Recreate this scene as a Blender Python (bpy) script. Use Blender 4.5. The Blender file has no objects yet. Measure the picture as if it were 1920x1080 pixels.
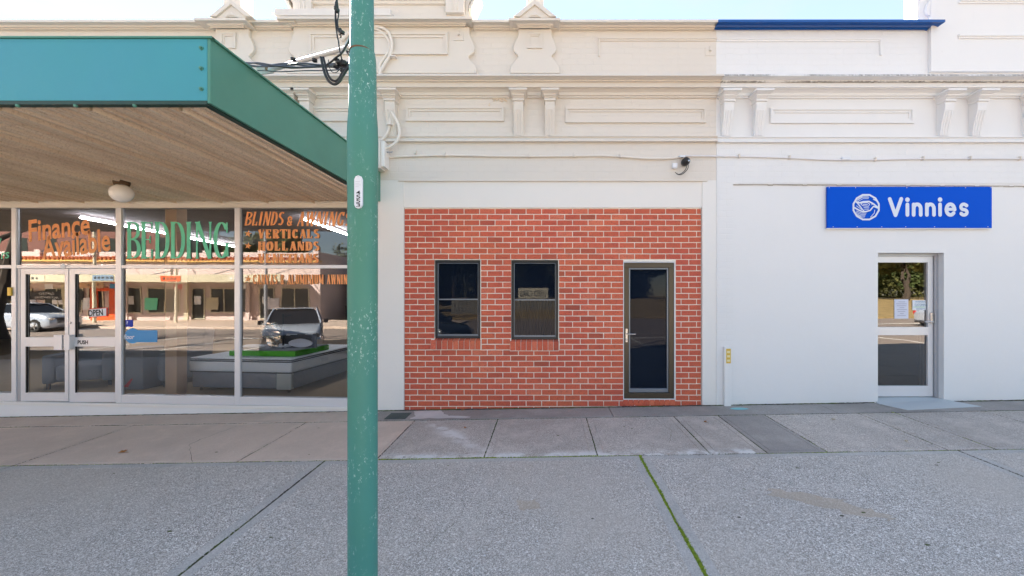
import bpy, bmesh, math, random
from mathutils import Vector, Matrix
random.seed(7)
R = math.radians
S = bpy.context.scene
COL = S.collection

# ------------------------------------------------------------------ camera
F = 732.0; PX = 1025.0; PY = 552.0; EYE = 1.746; WALL = 6.0
cam_d = bpy.data.cameras.new('camera'); cam = bpy.data.objects.new('camera', cam_d); COL.objects.link(cam)
cam.location = (0, 0, EYE); cam.rotation_euler = (R(90), 0, 0)
cam_d.sensor_width = 36; cam_d.lens = F / 1920 * 36
cam_d.shift_x = (960 - PX) / 1920; cam_d.shift_y = (PY - 540) / 1920
cam_d.clip_start = 0.05; cam_d.clip_end = 2000
S.camera = cam
# ------------------------------------------------------------------ light
SUN_EL, SUN_AZ = 32.5, 40.0          # elevation, degrees to the left of the view direction
w = bpy.data.worlds.new('World'); S.world = w; w.use_nodes = True
nt = w.node_tree; nt.nodes.clear()
sky = nt.nodes.new('ShaderNodeTexSky'); sky.sky_type = 'NISHITA'; sky.sun_disc = False
sky.sun_elevation = R(SUN_EL); sky.sun_rotation = R(-SUN_AZ); sky.air_density = 1.0; sky.dust_density = 0.0; sky.ozone_density = .5
bg = nt.nodes.new('ShaderNodeBackground'); bg.inputs[1].default_value = 0.05
wo = nt.nodes.new('ShaderNodeOutputWorld')
tc = nt.nodes.new('ShaderNodeTexCoord'); mp = nt.nodes.new('ShaderNodeMapping'); mp.inputs['Scale'].default_value = (2.2, 2.2, 7)
nz = nt.nodes.new('ShaderNodeTexNoise'); nz.inputs['Scale'].default_value = 1.6; nz.inputs['Detail'].default_value = 7; nz.inputs['Roughness'].default_value = .6
cr = nt.nodes.new('ShaderNodeValToRGB'); cr.color_ramp.elements[0].position = .48; cr.color_ramp.elements[1].position = .78
mx = nt.nodes.new('ShaderNodeMix'); mx.data_type = 'RGBA'; mx.inputs['B'].default_value = (1.75, 2.0, 2.4, 1)
mul = nt.nodes.new('ShaderNodeMath'); mul.operation = 'MULTIPLY'; mul.inputs[1].default_value = .45
L = nt.links.new
L(tc.outputs['Generated'], mp.inputs[0]); L(mp.outputs[0], nz.inputs['Vector']); L(nz.outputs['Fac'], cr.inputs[0])
L(cr.outputs[0], mul.inputs[0]); ad = nt.nodes.new('ShaderNodeMath'); ad.operation = 'ADD'; ad.inputs[1].default_value = .50; L(mul.outputs[0], ad.inputs[0]); L(ad.outputs[0], mx.inputs['Factor']); L(sky.outputs[0], mx.inputs['A'])
L(mx.outputs['Result'], bg.inputs[0]); L(bg.outputs[0], wo.inputs[0])
sl = bpy.data.lights.new('sun', 'SUN'); sl.energy = 5.0; sl.angle = R(.53); sl.color = (1, .90, .76)
so = bpy.data.objects.new('sun', sl); COL.objects.link(so)
sd = Vector((-math.sin(R(SUN_AZ)) * math.cos(R(SUN_EL)), math.cos(R(SUN_AZ)) * math.cos(R(SUN_EL)), math.sin(R(SUN_EL))))
so.rotation_euler = sd.to_track_quat('Z', 'Y').to_euler(); so.location = (-20, 30, 30)
S.view_settings.view_transform = 'Standard'; S.view_settings.look = 'None'
S.view_settings.exposure = 3.25; S.view_settings.gamma = 1
S.render.engine = 'CYCLES'; S.cycles.use_denoising = True
S.cycles.max_bounces = 10; S.cycles.diffuse_bounces = 5; S.cycles.glossy_bounces = 4; S.cycles.transparent_max_bounces = 16
S.cycles.caustics_reflective = False; S.cycles.caustics_refractive = False

# ------------------------------------------------------------------ helpers
def X(px, d=WALL): return (px - PX) * d / F
def Z(py, d=WALL): return EYE + (PY - py) * d / F
def ground(x, y=WALL):
    return 0.0165 * x - 0.020 * (WALL - max(y, -1.2))

def tag(o, label=None, cat=None, group=None, kind=None):
    if label: o['label'] = label
    if cat: o['category'] = cat
    if group: o['group'] = group
    if kind: o['kind'] = kind
    return o
def thing(name, loc, label, cat, group=None, kind=None):
    o = bpy.data.objects.new(name, None); COL.objects.link(o); o.location = loc
    o.empty_display_size = .2
    return tag(o, label, cat, group, kind)
def chain_world(p):
    m = Matrix.Identity(4)
    while p is not None:
        m = Matrix.Translation(p.location) @ p.rotation_euler.to_matrix().to_4x4() @ m if p.parent is None else m
        if p.parent is not None and not p.get('_w'): pass
        p = p.parent
    return m
class G:
    """collects faces in world coordinates, then becomes one mesh object"""
    def __init__(s): s.v = []; s.f = []; s.m = []; s.cur = 0
    def add(s, vs, fs):
        n = len(s.v); s.v += [tuple(p) for p in vs]
        for f in fs: s.f.append(tuple(i + n for i in f)); s.m.append(s.cur)
        return s
    def box(s, x0, x1, y0, y1, z0, z1):
        vs = [(x0,y0,z0),(x1,y0,z0),(x1,y1,z0),(x0,y1,z0),(x0,y0,z1),(x1,y0,z1),(x1,y1,z1),(x0,y1,z1)]
        return s.add(vs, [(0,3,2,1),(4,5,6,7),(0,1,5,4),(1,2,6,5),(2,3,7,6),(3,0,4,7)])
    def prism(s, pts, y0, y1):
        """outline [(x,z)] (anticlockwise seen from the camera) extruded from y0 (front) to y1 (back)"""
        n = len(pts)
        a = sum(pts[i][0]*pts[(i+1)%n][1]-pts[(i+1)%n][0]*pts[i][1] for i in range(n))
        if a < 0: pts = pts[::-1]
        vs = [(x,y0,z) for x,z in pts] + [(x,y1,z) for x,z in pts]
        fs = [tuple(range(n)), tuple(range(2*n-1, n-1, -1))]
        fs += [(i, n+i, n+(i+1)%n, (i+1)%n) for i in range(n)]
        return s.add(vs, fs)
    def prismx(s, pts, x0, x1):
        """outline [(y,z)] extruded along x"""
        n = len(pts)
        vs = [(x0,y,z) for y,z in pts] + [(x1,y,z) for y,z in pts]
        return s.add(vs, [tuple(range(n-1,-1,-1)), tuple(range(n,2*n))] + [(i,(i+1)%n,n+(i+1)%n,n+i) for i in range(n)])
    def mould(s, prof, x0, x1, base=0.0, wall=WALL, ret=(1, 1)):
        """moulding: prof [(projection, z)] from bottom to top, mitred and returned to the wall at both ends"""
        pr = [(0, prof[0][1])] + list(prof) + [(0, prof[-1][1])] if prof[0][0] > 0 else list(prof) + [(0, prof[-1][1])]
        n = len(pr); vs = []
        for k in range(4):
            for dy, z in pr:
                x = x0 - dy*ret[0] if k < 2 else x1 + dy*ret[1]
                y = wall + .02 if k in (0, 3) else wall - base - dy
                vs.append((x, y, z))
        fs = []
        for k in range(3):
            for i in range(n-1): fs.append((k*n+i, (k+1)*n+i, (k+1)*n+i+1, k*n+i+1))
        # top and bottom lids
        fs.append((n-1, 2*n-1, 3*n-1, 4*n-1)); fs.append((3*n, 2*n, n, 0))
        return s.add(vs, fs)
    def tube(s, pts, r, n=8, cap=True):
        pts = [Vector(p) for p in pts]; rs = r if isinstance(r, (list, tuple)) else [r]*len(pts)
        up = None; base = len(s.v); vs = []
        for i, p in enumerate(pts):
            t = (pts[min(i+1, len(pts)-1)] - pts[max(i-1, 0)]).normalized()
            if up is None:
                up = t.cross(Vector((0,0,1)) if abs(t.z) < .9 else Vector((1,0,0))).normalized()
            up = (up - t*up.dot(t)).normalized(); b = t.cross(up)
            for k in range(n):
                a = 2*math.pi*k/n; vs.append(p + up*math.cos(a)*rs[i] + b*math.sin(a)*rs[i])
        fs = []
        for i in range(len(pts)-1):
            for k in range(n): fs.append((i*n+k, i*n+(k+1)%n, (i+1)*n+(k+1)%n, (i+1)*n+k))
        if cap: fs.append(tuple(range(n-1,-1,-1))); fs.append(tuple(range((len(pts)-1)*n, len(pts)*n)))
        return s.add(vs, fs)
    def lathe(s, c, prof, n=24, squash=1.0, axis='z'):
        vs = []
        for r, h in prof:
            for k in range(n):
                a = 2*math.pi*k/n
                if axis == 'z': vs.append((c[0]+r*math.cos(a), c[1]+r*squash*math.sin(a), c[2]+h))
                elif axis == 'y': vs.append((c[0]+r*math.cos(a), c[1]+h, c[2]-r*math.sin(a)))
                else: vs.append((c[0]+h, c[1]+r*math.cos(a), c[2]+r*math.sin(a)))
        fs = [(i*n+k, i*n+(k+1)%n, (i+1)*n+(k+1)%n, (i+1)*n+k) for i in range(len(prof)-1) for k in range(n)]
        fs += [tuple(range(n-1,-1,-1)), tuple(range((len(prof)-1)*n, len(prof)*n))]
        return s.add(vs, fs)
    def obj(s, name, mat, parent=None, smooth=False, bevel=0, seg=2, label=None, origin=None):
        me = bpy.data.meshes.new(name)
        o0 = Vector(origin) if origin is not None else Vector((0,0,0))
        me.from_pydata([tuple(Vector(v)-o0) for v in s.v], [], s.f)
        for m in (mat if isinstance(mat, (list, tuple)) else [mat]): me.materials.append(m)
        if any(s.m):
            me.polygons.foreach_set('material_index', s.m)
        if bevel:
            bm = bmesh.new(); bm.from_mesh(me); bmesh.ops.recalc_face_normals(bm, faces=bm.faces)
            es = [e for e in bm.edges if len(e.link_faces) == 2 and e.calc_face_angle(0) > .5]
            bmesh.ops.bevel(bm, geom=es, offset=bevel, segments=seg, affect='EDGES', profile=.6, clamp_overlap=True)
            bm.to_mesh(me); bm.free()
        if smooth:
            me.shade_smooth()
            if smooth != 'all': me.set_sharp_from_angle(angle=R(38))
        me.update()
        o = bpy.data.objects.new(name, me); COL.objects.link(o)
        o.location = o0
        if parent is not None: attach(o, parent)
        if label: o['label'] = label
        return o
def world_of(o):
    m = Matrix.LocRotScale(o.location, o.rotation_euler, o.scale)
    return world_of(o.parent) @ o.matrix_parent_inverse @ m if o.parent else m
def attach(o, parent):
    o.parent = parent; o.matrix_parent_inverse = world_of(parent).inverted()
def copy_tree(o, parent=None):
    c = o.copy(); COL.objects.link(c)
    if parent is not None: c.parent = parent
    for ch in [k for k in COL.objects if k.parent == o]: copy_tree(ch, c)
    return c

# ------------------------------------------------------------------ materials
def mat(name, col, rough=.6, metal=0, spec=None):
    m = bpy.data.materials.new(name); m.use_nodes = True
    b = m.node_tree.nodes['Principled BSDF']
    b.inputs['Base Color'].default_value = (*col, 1); b.inputs['Roughness'].default_value = rough; b.inputs['Metallic'].default_value = metal
    if spec is not None: b.inputs['Specular IOR Level'].default_value = spec
    return m
def N(m, t, **kw):
    n = m.node_tree.nodes.new(t)
    for k, v in kw.items(): setattr(n, k, v)
    return n
def link(m, a, b): m.node_tree.links.new(a, b)
def bsdf(m): return m.node_tree.nodes['Principled BSDF']
def coords(m, scale=(1,1,1), rot=(0,0,0), loc=(0,0,0)):
    t = N(m, 'ShaderNodeTexCoord'); p = N(m, 'ShaderNodeMapping')
    p.inputs['Scale'].default_value = scale; p.inputs['Rotation'].default_value = rot; p.inputs['Location'].default_value = loc
    link(m, t.outputs['Object'], p.inputs[0]); return p.outputs[0]
def noise(m, scale, detail=4, rough=.55, vec=None, sc=(1,1,1)):
    n = N(m, 'ShaderNodeTexNoise'); n.inputs['Scale'].default_value = scale; n.inputs['Detail'].default_value = detail; n.inputs['Roughness'].default_value = rough
    link(m, vec if vec is not None else coords(m, sc), n.inputs['Vector']); return n.outputs['Fac']
def ramp(m, src, stops):
    r = N(m, 'ShaderNodeValToRGB'); e = r.color_ramp.elements
    while len(e) < len(stops): e.new(.5)
    for i, (p, c) in enumerate(stops):
        e[i].position = p; e[i].color = (*c, 1) if isinstance(c, (tuple, list)) else (c, c, c, 1)
    link(m, src, r.inputs[0]); return r.outputs[0]
def mixc(m, fac, a, b, mode='MIX'):
    x = N(m, 'ShaderNodeMix'); x.data_type = 'RGBA'; x.blend_type = mode
    for k, v in (('Factor', fac), ('A', a), ('B', b)):
        i = [q for q in x.inputs if q.name == k and (q.type == 'RGBA' or k == 'Factor' and q.type == 'VALUE')][0]
        if isinstance(v, (int, float)): i.default_value = v
        elif isinstance(v, tuple): i.default_value = (*v, 1)
        else: link(m, v, i)
    return [q for q in x.outputs if q.type == 'RGBA'][0]
def math_(m, op, a, b=None, clamp=False):
    x = N(m, 'ShaderNodeMath', operation=op, use_clamp=clamp)
    for i, v in enumerate((a, b)):
        if v is None: continue
        if isinstance(v, (int, float)): x.inputs[i].default_value = v
        else: link(m, v, x.inputs[i])
    return x.outputs[0]
def bump(m, h, dist=.002, strength=1.0, chain=None):
    b = N(m, 'ShaderNodeBump'); b.inputs['Distance'].default_value = dist; b.inputs['Strength'].default_value = strength
    link(m, h, b.inputs['Height'])
    if chain is not None: link(m, chain, b.inputs['Normal'])
    link(m, b.outputs[0], bsdf(m).inputs['Normal']); return b.outputs[0]
def sep(m):
    t = N(m, 'ShaderNodeTexCoord'); s_ = N(m, 'ShaderNodeSeparateXYZ'); link(m, t.outputs['Object'], s_.inputs[0]); return s_.outputs

def painted(name, col, bricky=True, rough=.55, dirt=.5, mildew=False):
    m = mat(name, col, rough)
    big = noise(m, .9, 5, .6); fine = noise(m, 14, 6, .65)
    c = mixc(m, ramp(m, big, [(.35, 0), (.75, .35*dirt)]), col, tuple(k*.86 for k in col))
    c = mixc(m, ramp(m, fine, [(.62, 0), (.8, .35*dirt)]), c, (col[0]*.75, col[1]*.72, col[2]*.66))
    streak = noise(m, 3.0, 5, .7, sc=(4, 4, .35))
    c = mixc(m, ramp(m, streak, [(.62, 0), (.85, .30*dirt)]), c, (col[0]*.72, col[1]*.70, col[2]*.66))
    sc2 = noise(m, 7, 4, .6)
    c = mixc(m, ramp(m, sc2, [(.745, 0), (.765, .4*dirt)]), c, (.40, .38, .34))
    if bricky:
        spk = noise(m, 46, 3, .6, sc=(.55, 1, 1.6))
        c = mixc(m, ramp(m, spk, [(.72, 0), (.75, .35*dirt)]), c, (.35, .32, .28))
    if mildew:
        st = noise(m, 18, 5, .75, sc=(4.5, 1, .5)); patch = noise(m, 1.1, 3, .5)
        k = math_(m, 'MULTIPLY', ramp(m, st, [(.44, 0), (.52, 1)]), ramp(m, patch, [(.38, 0), (.5, 1)]))
        z = sep(m)[2]
        lip1 = math_(m, 'LESS_THAN', math_(m, 'ABSOLUTE', math_(m, 'SUBTRACT', z, mildew[0])), .015)
        lip2 = math_(m, 'LESS_THAN', math_(m, 'ABSOLUTE', math_(m, 'SUBTRACT', z, mildew[1])), .008)
        k = math_(m, 'MULTIPLY', k, math_(m, 'ADD', lip1, lip2, True))
        c = mixc(m, math_(m, 'MULTIPLY', k, .85), c, (.10, .085, .07))
    link(m, c, bsdf(m).inputs['Base Color'])
    hb = noise(m, 60, 4, .6)
    n1 = bump(m, hb, .0025, .5)
    n2 = bump(m, noise(m, 3.5, 3, .5), .01, .35, n1)
    if bricky:
        bt = N(m, 'ShaderNodeTexBrick'); bt.inputs['Scale'].default_value = 1.0
        bt.inputs['Brick Width'].default_value = .24; bt.inputs['Row Height'].default_value = .0865; bt.inputs['Mortar Size'].default_value = .006; bt.inputs['Mortar Smooth'].default_value = .6
        bt.inputs['Color1'].default_value = (1,1,1,1); bt.inputs['Color2'].default_value = (.8,.8,.8,1); bt.inputs['Mortar'].default_value = (0,0,0,1)
        wob = N(m, 'ShaderNodeVectorMath', operation='ADD'); cc = coords(m, rot=(R(-90),0,0))
        sc_ = N(m, 'ShaderNodeVectorMath', operation='SCALE'); nn = N(m, 'ShaderNodeTexNoise'); nn.inputs['Scale'].default_value = 6
        link(m, cc, nn.inputs['Vector']); link(m, nn.outputs['Color'], sc_.inputs[0]); sc_.inputs['Scale'].default_value = .012
        link(m, cc, wob.inputs[0]); link(m, sc_.outputs[0], wob.inputs[1]); link(m, wob.outputs[0], bt.inputs['Vector'])
        bump(m, bt.outputs['Color'], .004, .55, n2)
    return m
CREAM = (.71, .655, .59); WHITE = (.775, .772, .770)
M = {}
M['cream_brick'] = painted('cream_painted_brick', CREAM, True)
M['cream'] = painted('cream_painted_render', CREAM, False, dirt=.6)
M['cream_smooth'] = painted('cream_sheet', (.80,.765,.72), False, dirt=.25)
M['cream_grey'] = painted('pale_pier_paint', (.80,.775,.74), False, dirt=.5)
M['white_brick'] = painted('white_painted_brick', WHITE, True, dirt=.8)
M['white'] = painted('white_painted_render', WHITE, False, dirt=.45)
M['white_mildew'] = painted('white_cornice_paint', WHITE, False, dirt=.5, mildew=(Z(141, 5.74), Z(151, 5.8)))
M['blue_paint'] = painted('royal_blue_paint', (.006, .085, .33), False, rough=.4, dirt=.3)

m = M['mortar'] = mat('mortar', (.62, .57, .49), .9)
link(m, mixc(m, ramp(m, noise(m, 7, 6, .7), [(.3, 0), (.75, .8)]), (.93, .88, .78), (.74, .68, .58)), bsdf(m).inputs['Base Color'])
bump(m, noise(m, 150, 3), .002, .7)
m = M['brick'] = mat('red_brick', (.42, .10, .055), .8)
oi = N(m, 'ShaderNodeObjectInfo')
c0 = ramp(m, oi.outputs['Random'], [(0, (.34,.070,.045)), (.10, (.50,.092,.055)), (.3, (.58,.108,.062)), (.8, (.63,.125,.070)), (1, (.66,.17,.10))])
geo = N(m, 'ShaderNodeNewGeometry')
t_ = N(m, 'ShaderNodeVectorMath', operation='SCALE'); t_.inputs['Scale'].default_value = 1; link(m, geo.outputs['Position'], t_.inputs[0])
big = noise(m, 1.3, 4, .6, vec=t_.outputs[0]); fin = noise(m, 55, 5, .7, vec=t_.outputs[0])
c0 = mixc(m, ramp(m, big, [(.35, 0), (.7, .35)]), c0, (.68, .20, .07))
c0 = mixc(m, ramp(m, fin, [(.30, .75), (.48, 0)]), c0, (.20, .045, .035))
c0 = mixc(m, ramp(m, fin, [(.66, 0), (.78, .55)]), c0, (.70, .30, .22))
smear = noise(m, 9, 6, .75, vec=t_.outputs[0])
c0 = mixc(m, ramp(m, smear, [(.66, 0), (.74, .55)]), c0, (.66, .56, .48))
link(m, c0, bsdf(m).inputs['Base Color']); bump(m, noise(m, 90, 4, .7, vec=t_.outputs[0]), .003, .8)

def concrete(name, base, lo, hi, agg=1.0, stain=.5, warm=None):
    m = mat(name, base, .85)
    v = N(m, 'ShaderNodeTexVoronoi'); v.inputs['Scale'].default_value = 185; link(m, coords(m), v.inputs['Vector'])
    cell = N(m, 'ShaderNodeSeparateColor'); link(m, v.outputs['Color'], cell.inputs[0])
    v2 = N(m, 'ShaderNodeTexVoronoi'); v2.inputs['Scale'].default_value = 75; link(m, coords(m), v2.inputs['Vector'])
    cell2 = N(m, 'ShaderNodeSeparateColor'); link(m, v2.outputs['Color'], cell2.inputs[0])
    c = ramp(m, cell.outputs[0], [(0, lo), (.35, tuple(.65*a+.35*b for a, b in zip(lo, base))), (.7, base), (.92, tuple(.5*a+.5*b for a, b in zip(hi, base))), (1, hi)])
    c = mixc(m, 1-agg, c, base)
    c = mixc(m, ramp(m, cell2.outputs[1], [(.965, 0), (.98, .6*agg)]), c, hi)
    b1 = noise(m, .7, 6, .65); b2 = noise(m, 2.7, 6, .7)
    c = mixc(m, ramp(m, b1, [(.42, 0), (.60, stain)]), c, tuple(k*.66 for k in base))
    c = mixc(m, ramp(m, b2, [(.50, 0), (.78, stain)]), c, tuple(min(1, k*1.35) for k in base))
    if warm: c = mixc(m, ramp(m, noise(m, .45, 3, .5), [(.4, 0), (.62, .55)]), c, warm)
    sp = noise(m, 5, 7, .8)
    c = mixc(m, ramp(m, sp, [(.27, .6), (.36, 0)]), c, tuple(k*.4 for k in base))
    link(m, c, bsdf(m).inputs['Base Color'])
    n1 = bump(m, cell.outputs[0], .0015*agg+.0004, .6)
    bump(m, noise(m, 30, 5, .7), .003, .5, n1)
    return m
M['agg'] = concrete('exposed_aggregate_concrete', (.57,.52,.475), (.16,.15,.135), (.97,.94,.90), 1.0, .25, (.50,.44,.38))
M['agg_edge'] = concrete('worn_slab_edge', (.50,.47,.44), (.2,.2,.195), (.62,.61,.60), .55, .4)
M['agg_path'] = concrete('old_footpath_concrete', (.52,.46,.41), (.22,.19,.17), (.84,.78,.72), .8, .55)
m = M['agg_path']; so_ = sep(m)
def soft_band(m, v, c, w_): return math_(m, 'SUBTRACT', 1, math_(m, 'MULTIPLY', math_(m, 'ABSOLUTE', math_(m, 'SUBTRACT', v, c)), 1/w_), True)
k1 = soft_band(m, so_[1], 4.30, .16)
diag = math_(m, 'ADD', so_[1], math_(m, 'MULTIPLY', so_[0], 1.05))
k2 = math_(m, 'MULTIPLY', soft_band(m, diag, 3.72, .22), soft_band(m, so_[0], -1.2, .8))
kk = math_(m, 'MULTIPLY', math_(m, 'MAXIMUM', k1, k2), math_(m, 'LESS_THAN', so_[0], 2.3))
kk = math_(m, 'MULTIPLY', ramp(m, noise(m, 4.5, 6, .7), [(.42, 0), (.58, 1)]), math_(m, 'MULTIPLY', kk, 1.5), True)
prev = bsdf(m).inputs['Base Color'].links[0].from_socket
link(m, mixc(m, math_(m, 'MULTIPLY', kk, .8), prev, (.72, .70, .68)), bsdf(m).inputs['Base Color'])
M['pinkish'] = concrete('worn_bounce_tinted_concrete', (.64,.51,.42), (.38,.31,.26), (.78,.67,.59), .30, .35)  # pinkish tone stands for warm bounced light, put into the concrete colour
M['smooth_conc'] = concrete('trowelled_concrete', (.36,.345,.33), (.26,.245,.23), (.5,.48,.46), .25, .6)
M['dark_conc'] = concrete('dark_patch_concrete', (.34,.31,.285), (.19,.18,.17), (.52,.49,.46), .45, .55)
M['cement'] = concrete('fresh_cement', (.60,.57,.55), (.5,.48,.46), (.70,.68,.66), .2, .5)
m = M['joint'] = mat('joint_dirt', (.06,.055,.045), 1)
link(m, mixc(m, ramp(m, noise(m, 2.2, 4, .6), [(.46, 0), (.56, .9)]), (.07,.062,.05), (.075,.10,.02)), bsdf(m).inputs['Base Color'])
m = M['moss'] = mat('moss', (.10,.15,.015), 1)
link(m, ramp(m, noise(m, 55, 4, .7), [(.3, (.07,.10,.015)), (.5, (.20,.27,.02)), (.7, (.36,.43,.05))]), bsdf(m).inputs['Base Color'])
m = M['asphalt'] = mat('asphalt', (.06,.06,.062), .85)
link(m, mixc(m, ramp(m, noise(m, 60, 4, .7), [(.4, 0), (.7, .8)]), (.22,.18,.155), (.36,.30,.27)), bsdf(m).inputs['Base Color'])
m = M['grass'] = mat('dry_grass', (.28,.20,.08), 1)
link(m, ramp(m, noise(m, 1.5, 6, .7), [(.3, (.12,.10,.03)), (.5, (.30,.21,.09)), (.7, (.38,.28,.13))]), bsdf(m).inputs['Base Color'])
M['line_paint'] = mat('road_line_paint', (.7,.7,.68), .7)

def green_metal(name, col, chips, rough=.45, drift=None):
    m = mat(name, col, rough)
    c = mixc(m, ramp(m, noise(m, 2.0, 5, .6), [(.3, 0), (.7, .5)]), col, tuple(k*.78 for k in col))
    if drift: c = mixc(m, ramp(m, noise(m, 1.1, 3, .5, sc=(1, 1, .6)), [(.35, 0), (.65, .8)]), c, drift)
    if chips:
        a = noise(m, 60, 7, .8, sc=(1.1, 1.1, .6)); b = noise(m, 3.0, 3, .5)
        k = math_(m, 'MULTIPLY', ramp(m, a, [(.575, 0), (.61, 1)]), ramp(m, b, [(.46, 0), (.60, 1)]))
        sc_ = noise(m, 22, 5, .8, sc=(1.6, 1.6, .22))
        k2 = math_(m, 'MULTIPLY', ramp(m, sc_, [(.63, 0), (.67, .6)]), ramp(m, noise(m, 2.1, 2, .5), [(.48, 0), (.6, 1)]))
        c = mixc(m, math_(m, 'MAXIMUM', k, k2), c, chips)
    link(m, c, bsdf(m).inputs['Base Color'])
    bump(m, noise(m, 25, 4, .6), .001, .5)
    return m
M['pole'] = green_metal('green_pole_paint', (.075,.26,.175), (.50,.66,.60), .5, (.055,.25,.225))
M['fascia_blue'] = green_metal('sky_blue_fascia', (.052,.30,.40), None, .5, (.045,.31,.36))  # front fascia, coloured bluer than the end fascia
M['fascia_green'] = green_metal('sea_green_fascia', (.085,.27,.20), None, .5)
M['fascia_dark'] = mat('dark_green_trim', (.008,.045,.03), .5)
m = M['soffit'] = mat('old_corrugated_sheet', (.30,.24,.19), .6, .1)
c = ramp(m, noise(m, 1.0, 6, .7, sc=(3, .35, 1)), [(.3, (.66,.51,.35)), (.55, (.84,.70,.52)), (.75, (.88,.78,.62))])
c = mixc(m, ramp(m, noise(m, 45, 5, .8), [(.52, 0), (.64, .5)]), c, (.42,.29,.18))
c = mixc(m, ramp(m, noise(m, 26, 3, .6), [(.71, 0), (.73, 1)]), c, (.75,.68,.5))
link(m, c, bsdf(m).inputs['Base Color']); bump(m, noise(m, 120, 3), .001, .5)
M['globe'] = mat('opal_glass', (.93,.90,.85), .2)
M['alu_cream'] = mat('cream_anodised_aluminium', (.74,.68,.58), .38, .15)
M['alu'] = mat('pale_aluminium', (.72,.72,.74), .33, .25)
M['alu_grey'] = mat('grey_aluminium', (.42,.43,.46), .35, .4)  # plain mid grey metal, one even colour
M['bronze'] = mat('dark_bronze_frame', (.035,.038,.045), .32, .4)
M['bronze_brown'] = mat('brown_bronze_frame', (.085,.068,.048), .33, .5)
M['steel_bead'] = mat('mill_finish_bead', (.22,.25,.30), .35, .6)
M['black'] = mat('black_plastic', (.012,.012,.013), .4)
M['cable'] = mat('black_cable', (.010,.011,.014), .45)
M['conduit'] = mat('cream_conduit', (.76,.71,.65), .45)
M['chrome'] = mat('satin_steel', (.55,.55,.56), .25, 1)
M['orange'] = mat('orange_window_paint', (.95,.38,.14), .6)
M['mint'] = mat('mint_window_paint', (.17,.70,.45), .6)
M['ink'] = mat('black_ink', (.015,.015,.018), .5)
M['sign_white'] = mat('sign_white', (.78,.80,.84), .45)
M['letter_white'] = mat('letter_white', (.66,.72,.83), .45)
M['sign_blue'] = mat('sign_blue', (.0,.085,.60), .6, 0, .08)
M['sticker_blue'] = mat('cyan_sticker', (.02,.27,.60), .4)
M['sticker_navy'] = mat('navy_sticker', (.005,.03,.40), .6)
M['red'] = mat('red_ink', (.55,.02,.02), .5)
M['paper'] = mat('paper', (.66,.68,.78), .8)
M['brass'] = mat('yellow_brass', (.60,.42,.07), .4, .4)
M['leaf_dry'] = mat('dry_leaf', (.33,.14,.04), .8)
M['leaf_pale'] = mat('pale_dry_leaf', (.50,.42,.32), .8)
M['step'] = painted('grey_ramp_paint', (.50,.53,.54), False, dirt=.8, rough=.7)
M['cover'] = concrete('dark_cover', (.075,.10,.095), (.04,.06,.055), (.15,.17,.16), .7, .6)

def glass(name, gain=1.9, tint=(1,1,1), screen=0, ripple=.0):
    m = bpy.data.materials.new(name); m.use_nodes = True; t = m.node_tree; t.nodes.clear()
    out = t.nodes.new('ShaderNodeOutputMaterial'); fr = t.nodes.new('ShaderNodeFresnel'); fr.inputs[0].default_value = 1.5
    k = t.nodes.new('ShaderNodeMath'); k.operation = 'MULTIPLY'; k.use_clamp = True; k.inputs[1].default_value = gain
    tr = t.nodes.new('ShaderNodeBsdfTransparent'); tr.inputs[0].default_value = (*tint, 1)
    gl = t.nodes.new('ShaderNodeBsdfGlossy'); gl.inputs['Roughness'].default_value = .0 if not screen else .02
    mx = t.nodes.new('ShaderNodeMixShader')
    t.links.new(fr.outputs[0], k.inputs[0]); t.links.new(k.outputs[0], mx.inputs[0]); t.links.new(tr.outputs[0], mx.inputs[1]); t.links.new(gl.outputs[0], mx.inputs[2])
    if ripple:
        tcn = t.nodes.new('ShaderNodeTexCoord'); nn = t.nodes.new('ShaderNodeTexNoise'); nn.inputs['Scale'].default_value = 1.3; nn.inputs['Detail'].default_value = 1
        bp = t.nodes.new('ShaderNodeBump'); bp.inputs['Distance'].default_value = ripple; bp.inputs['Strength'].default_value = 1
        t.links.new(tcn.outputs['Object'], nn.inputs['Vector']); t.links.new(nn.outputs['Fac'], bp.inputs['Height'])
        t.links.new(bp.outputs[0], gl.inputs['Normal'])
    last = mx
    if screen:
        df = t.nodes.new('ShaderNodeBsdfDiffuse'); df.inputs[0].default_value = (.010,.018,.035,1)
        m2 = t.nodes.new('ShaderNodeMixShader'); m2.inputs[0].default_value = screen
        t.links.new(mx.outputs[0], m2.inputs[1]); t.links.new(df.outputs[0], m2.inputs[2]); last = m2
    t.links.new(last.outputs[0], out.inputs[0]); return m
M['glass'] = glass('shop_glass', 3.4, (1,1,1), ripple=.0012)
M['glass_screen'] = glass('window_glass_behind_flyscreen', 1.1, (.4,.42,.45), .5, ripple=.001)
M['glass_door'] = glass('door_glass_with_security_mesh', 1.0, (.3,.35,.45), .6, ripple=.001)
M['glass_dark'] = glass('tinted_door_glass', 4.2, (.25,.27,.30), ripple=.001)

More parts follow.
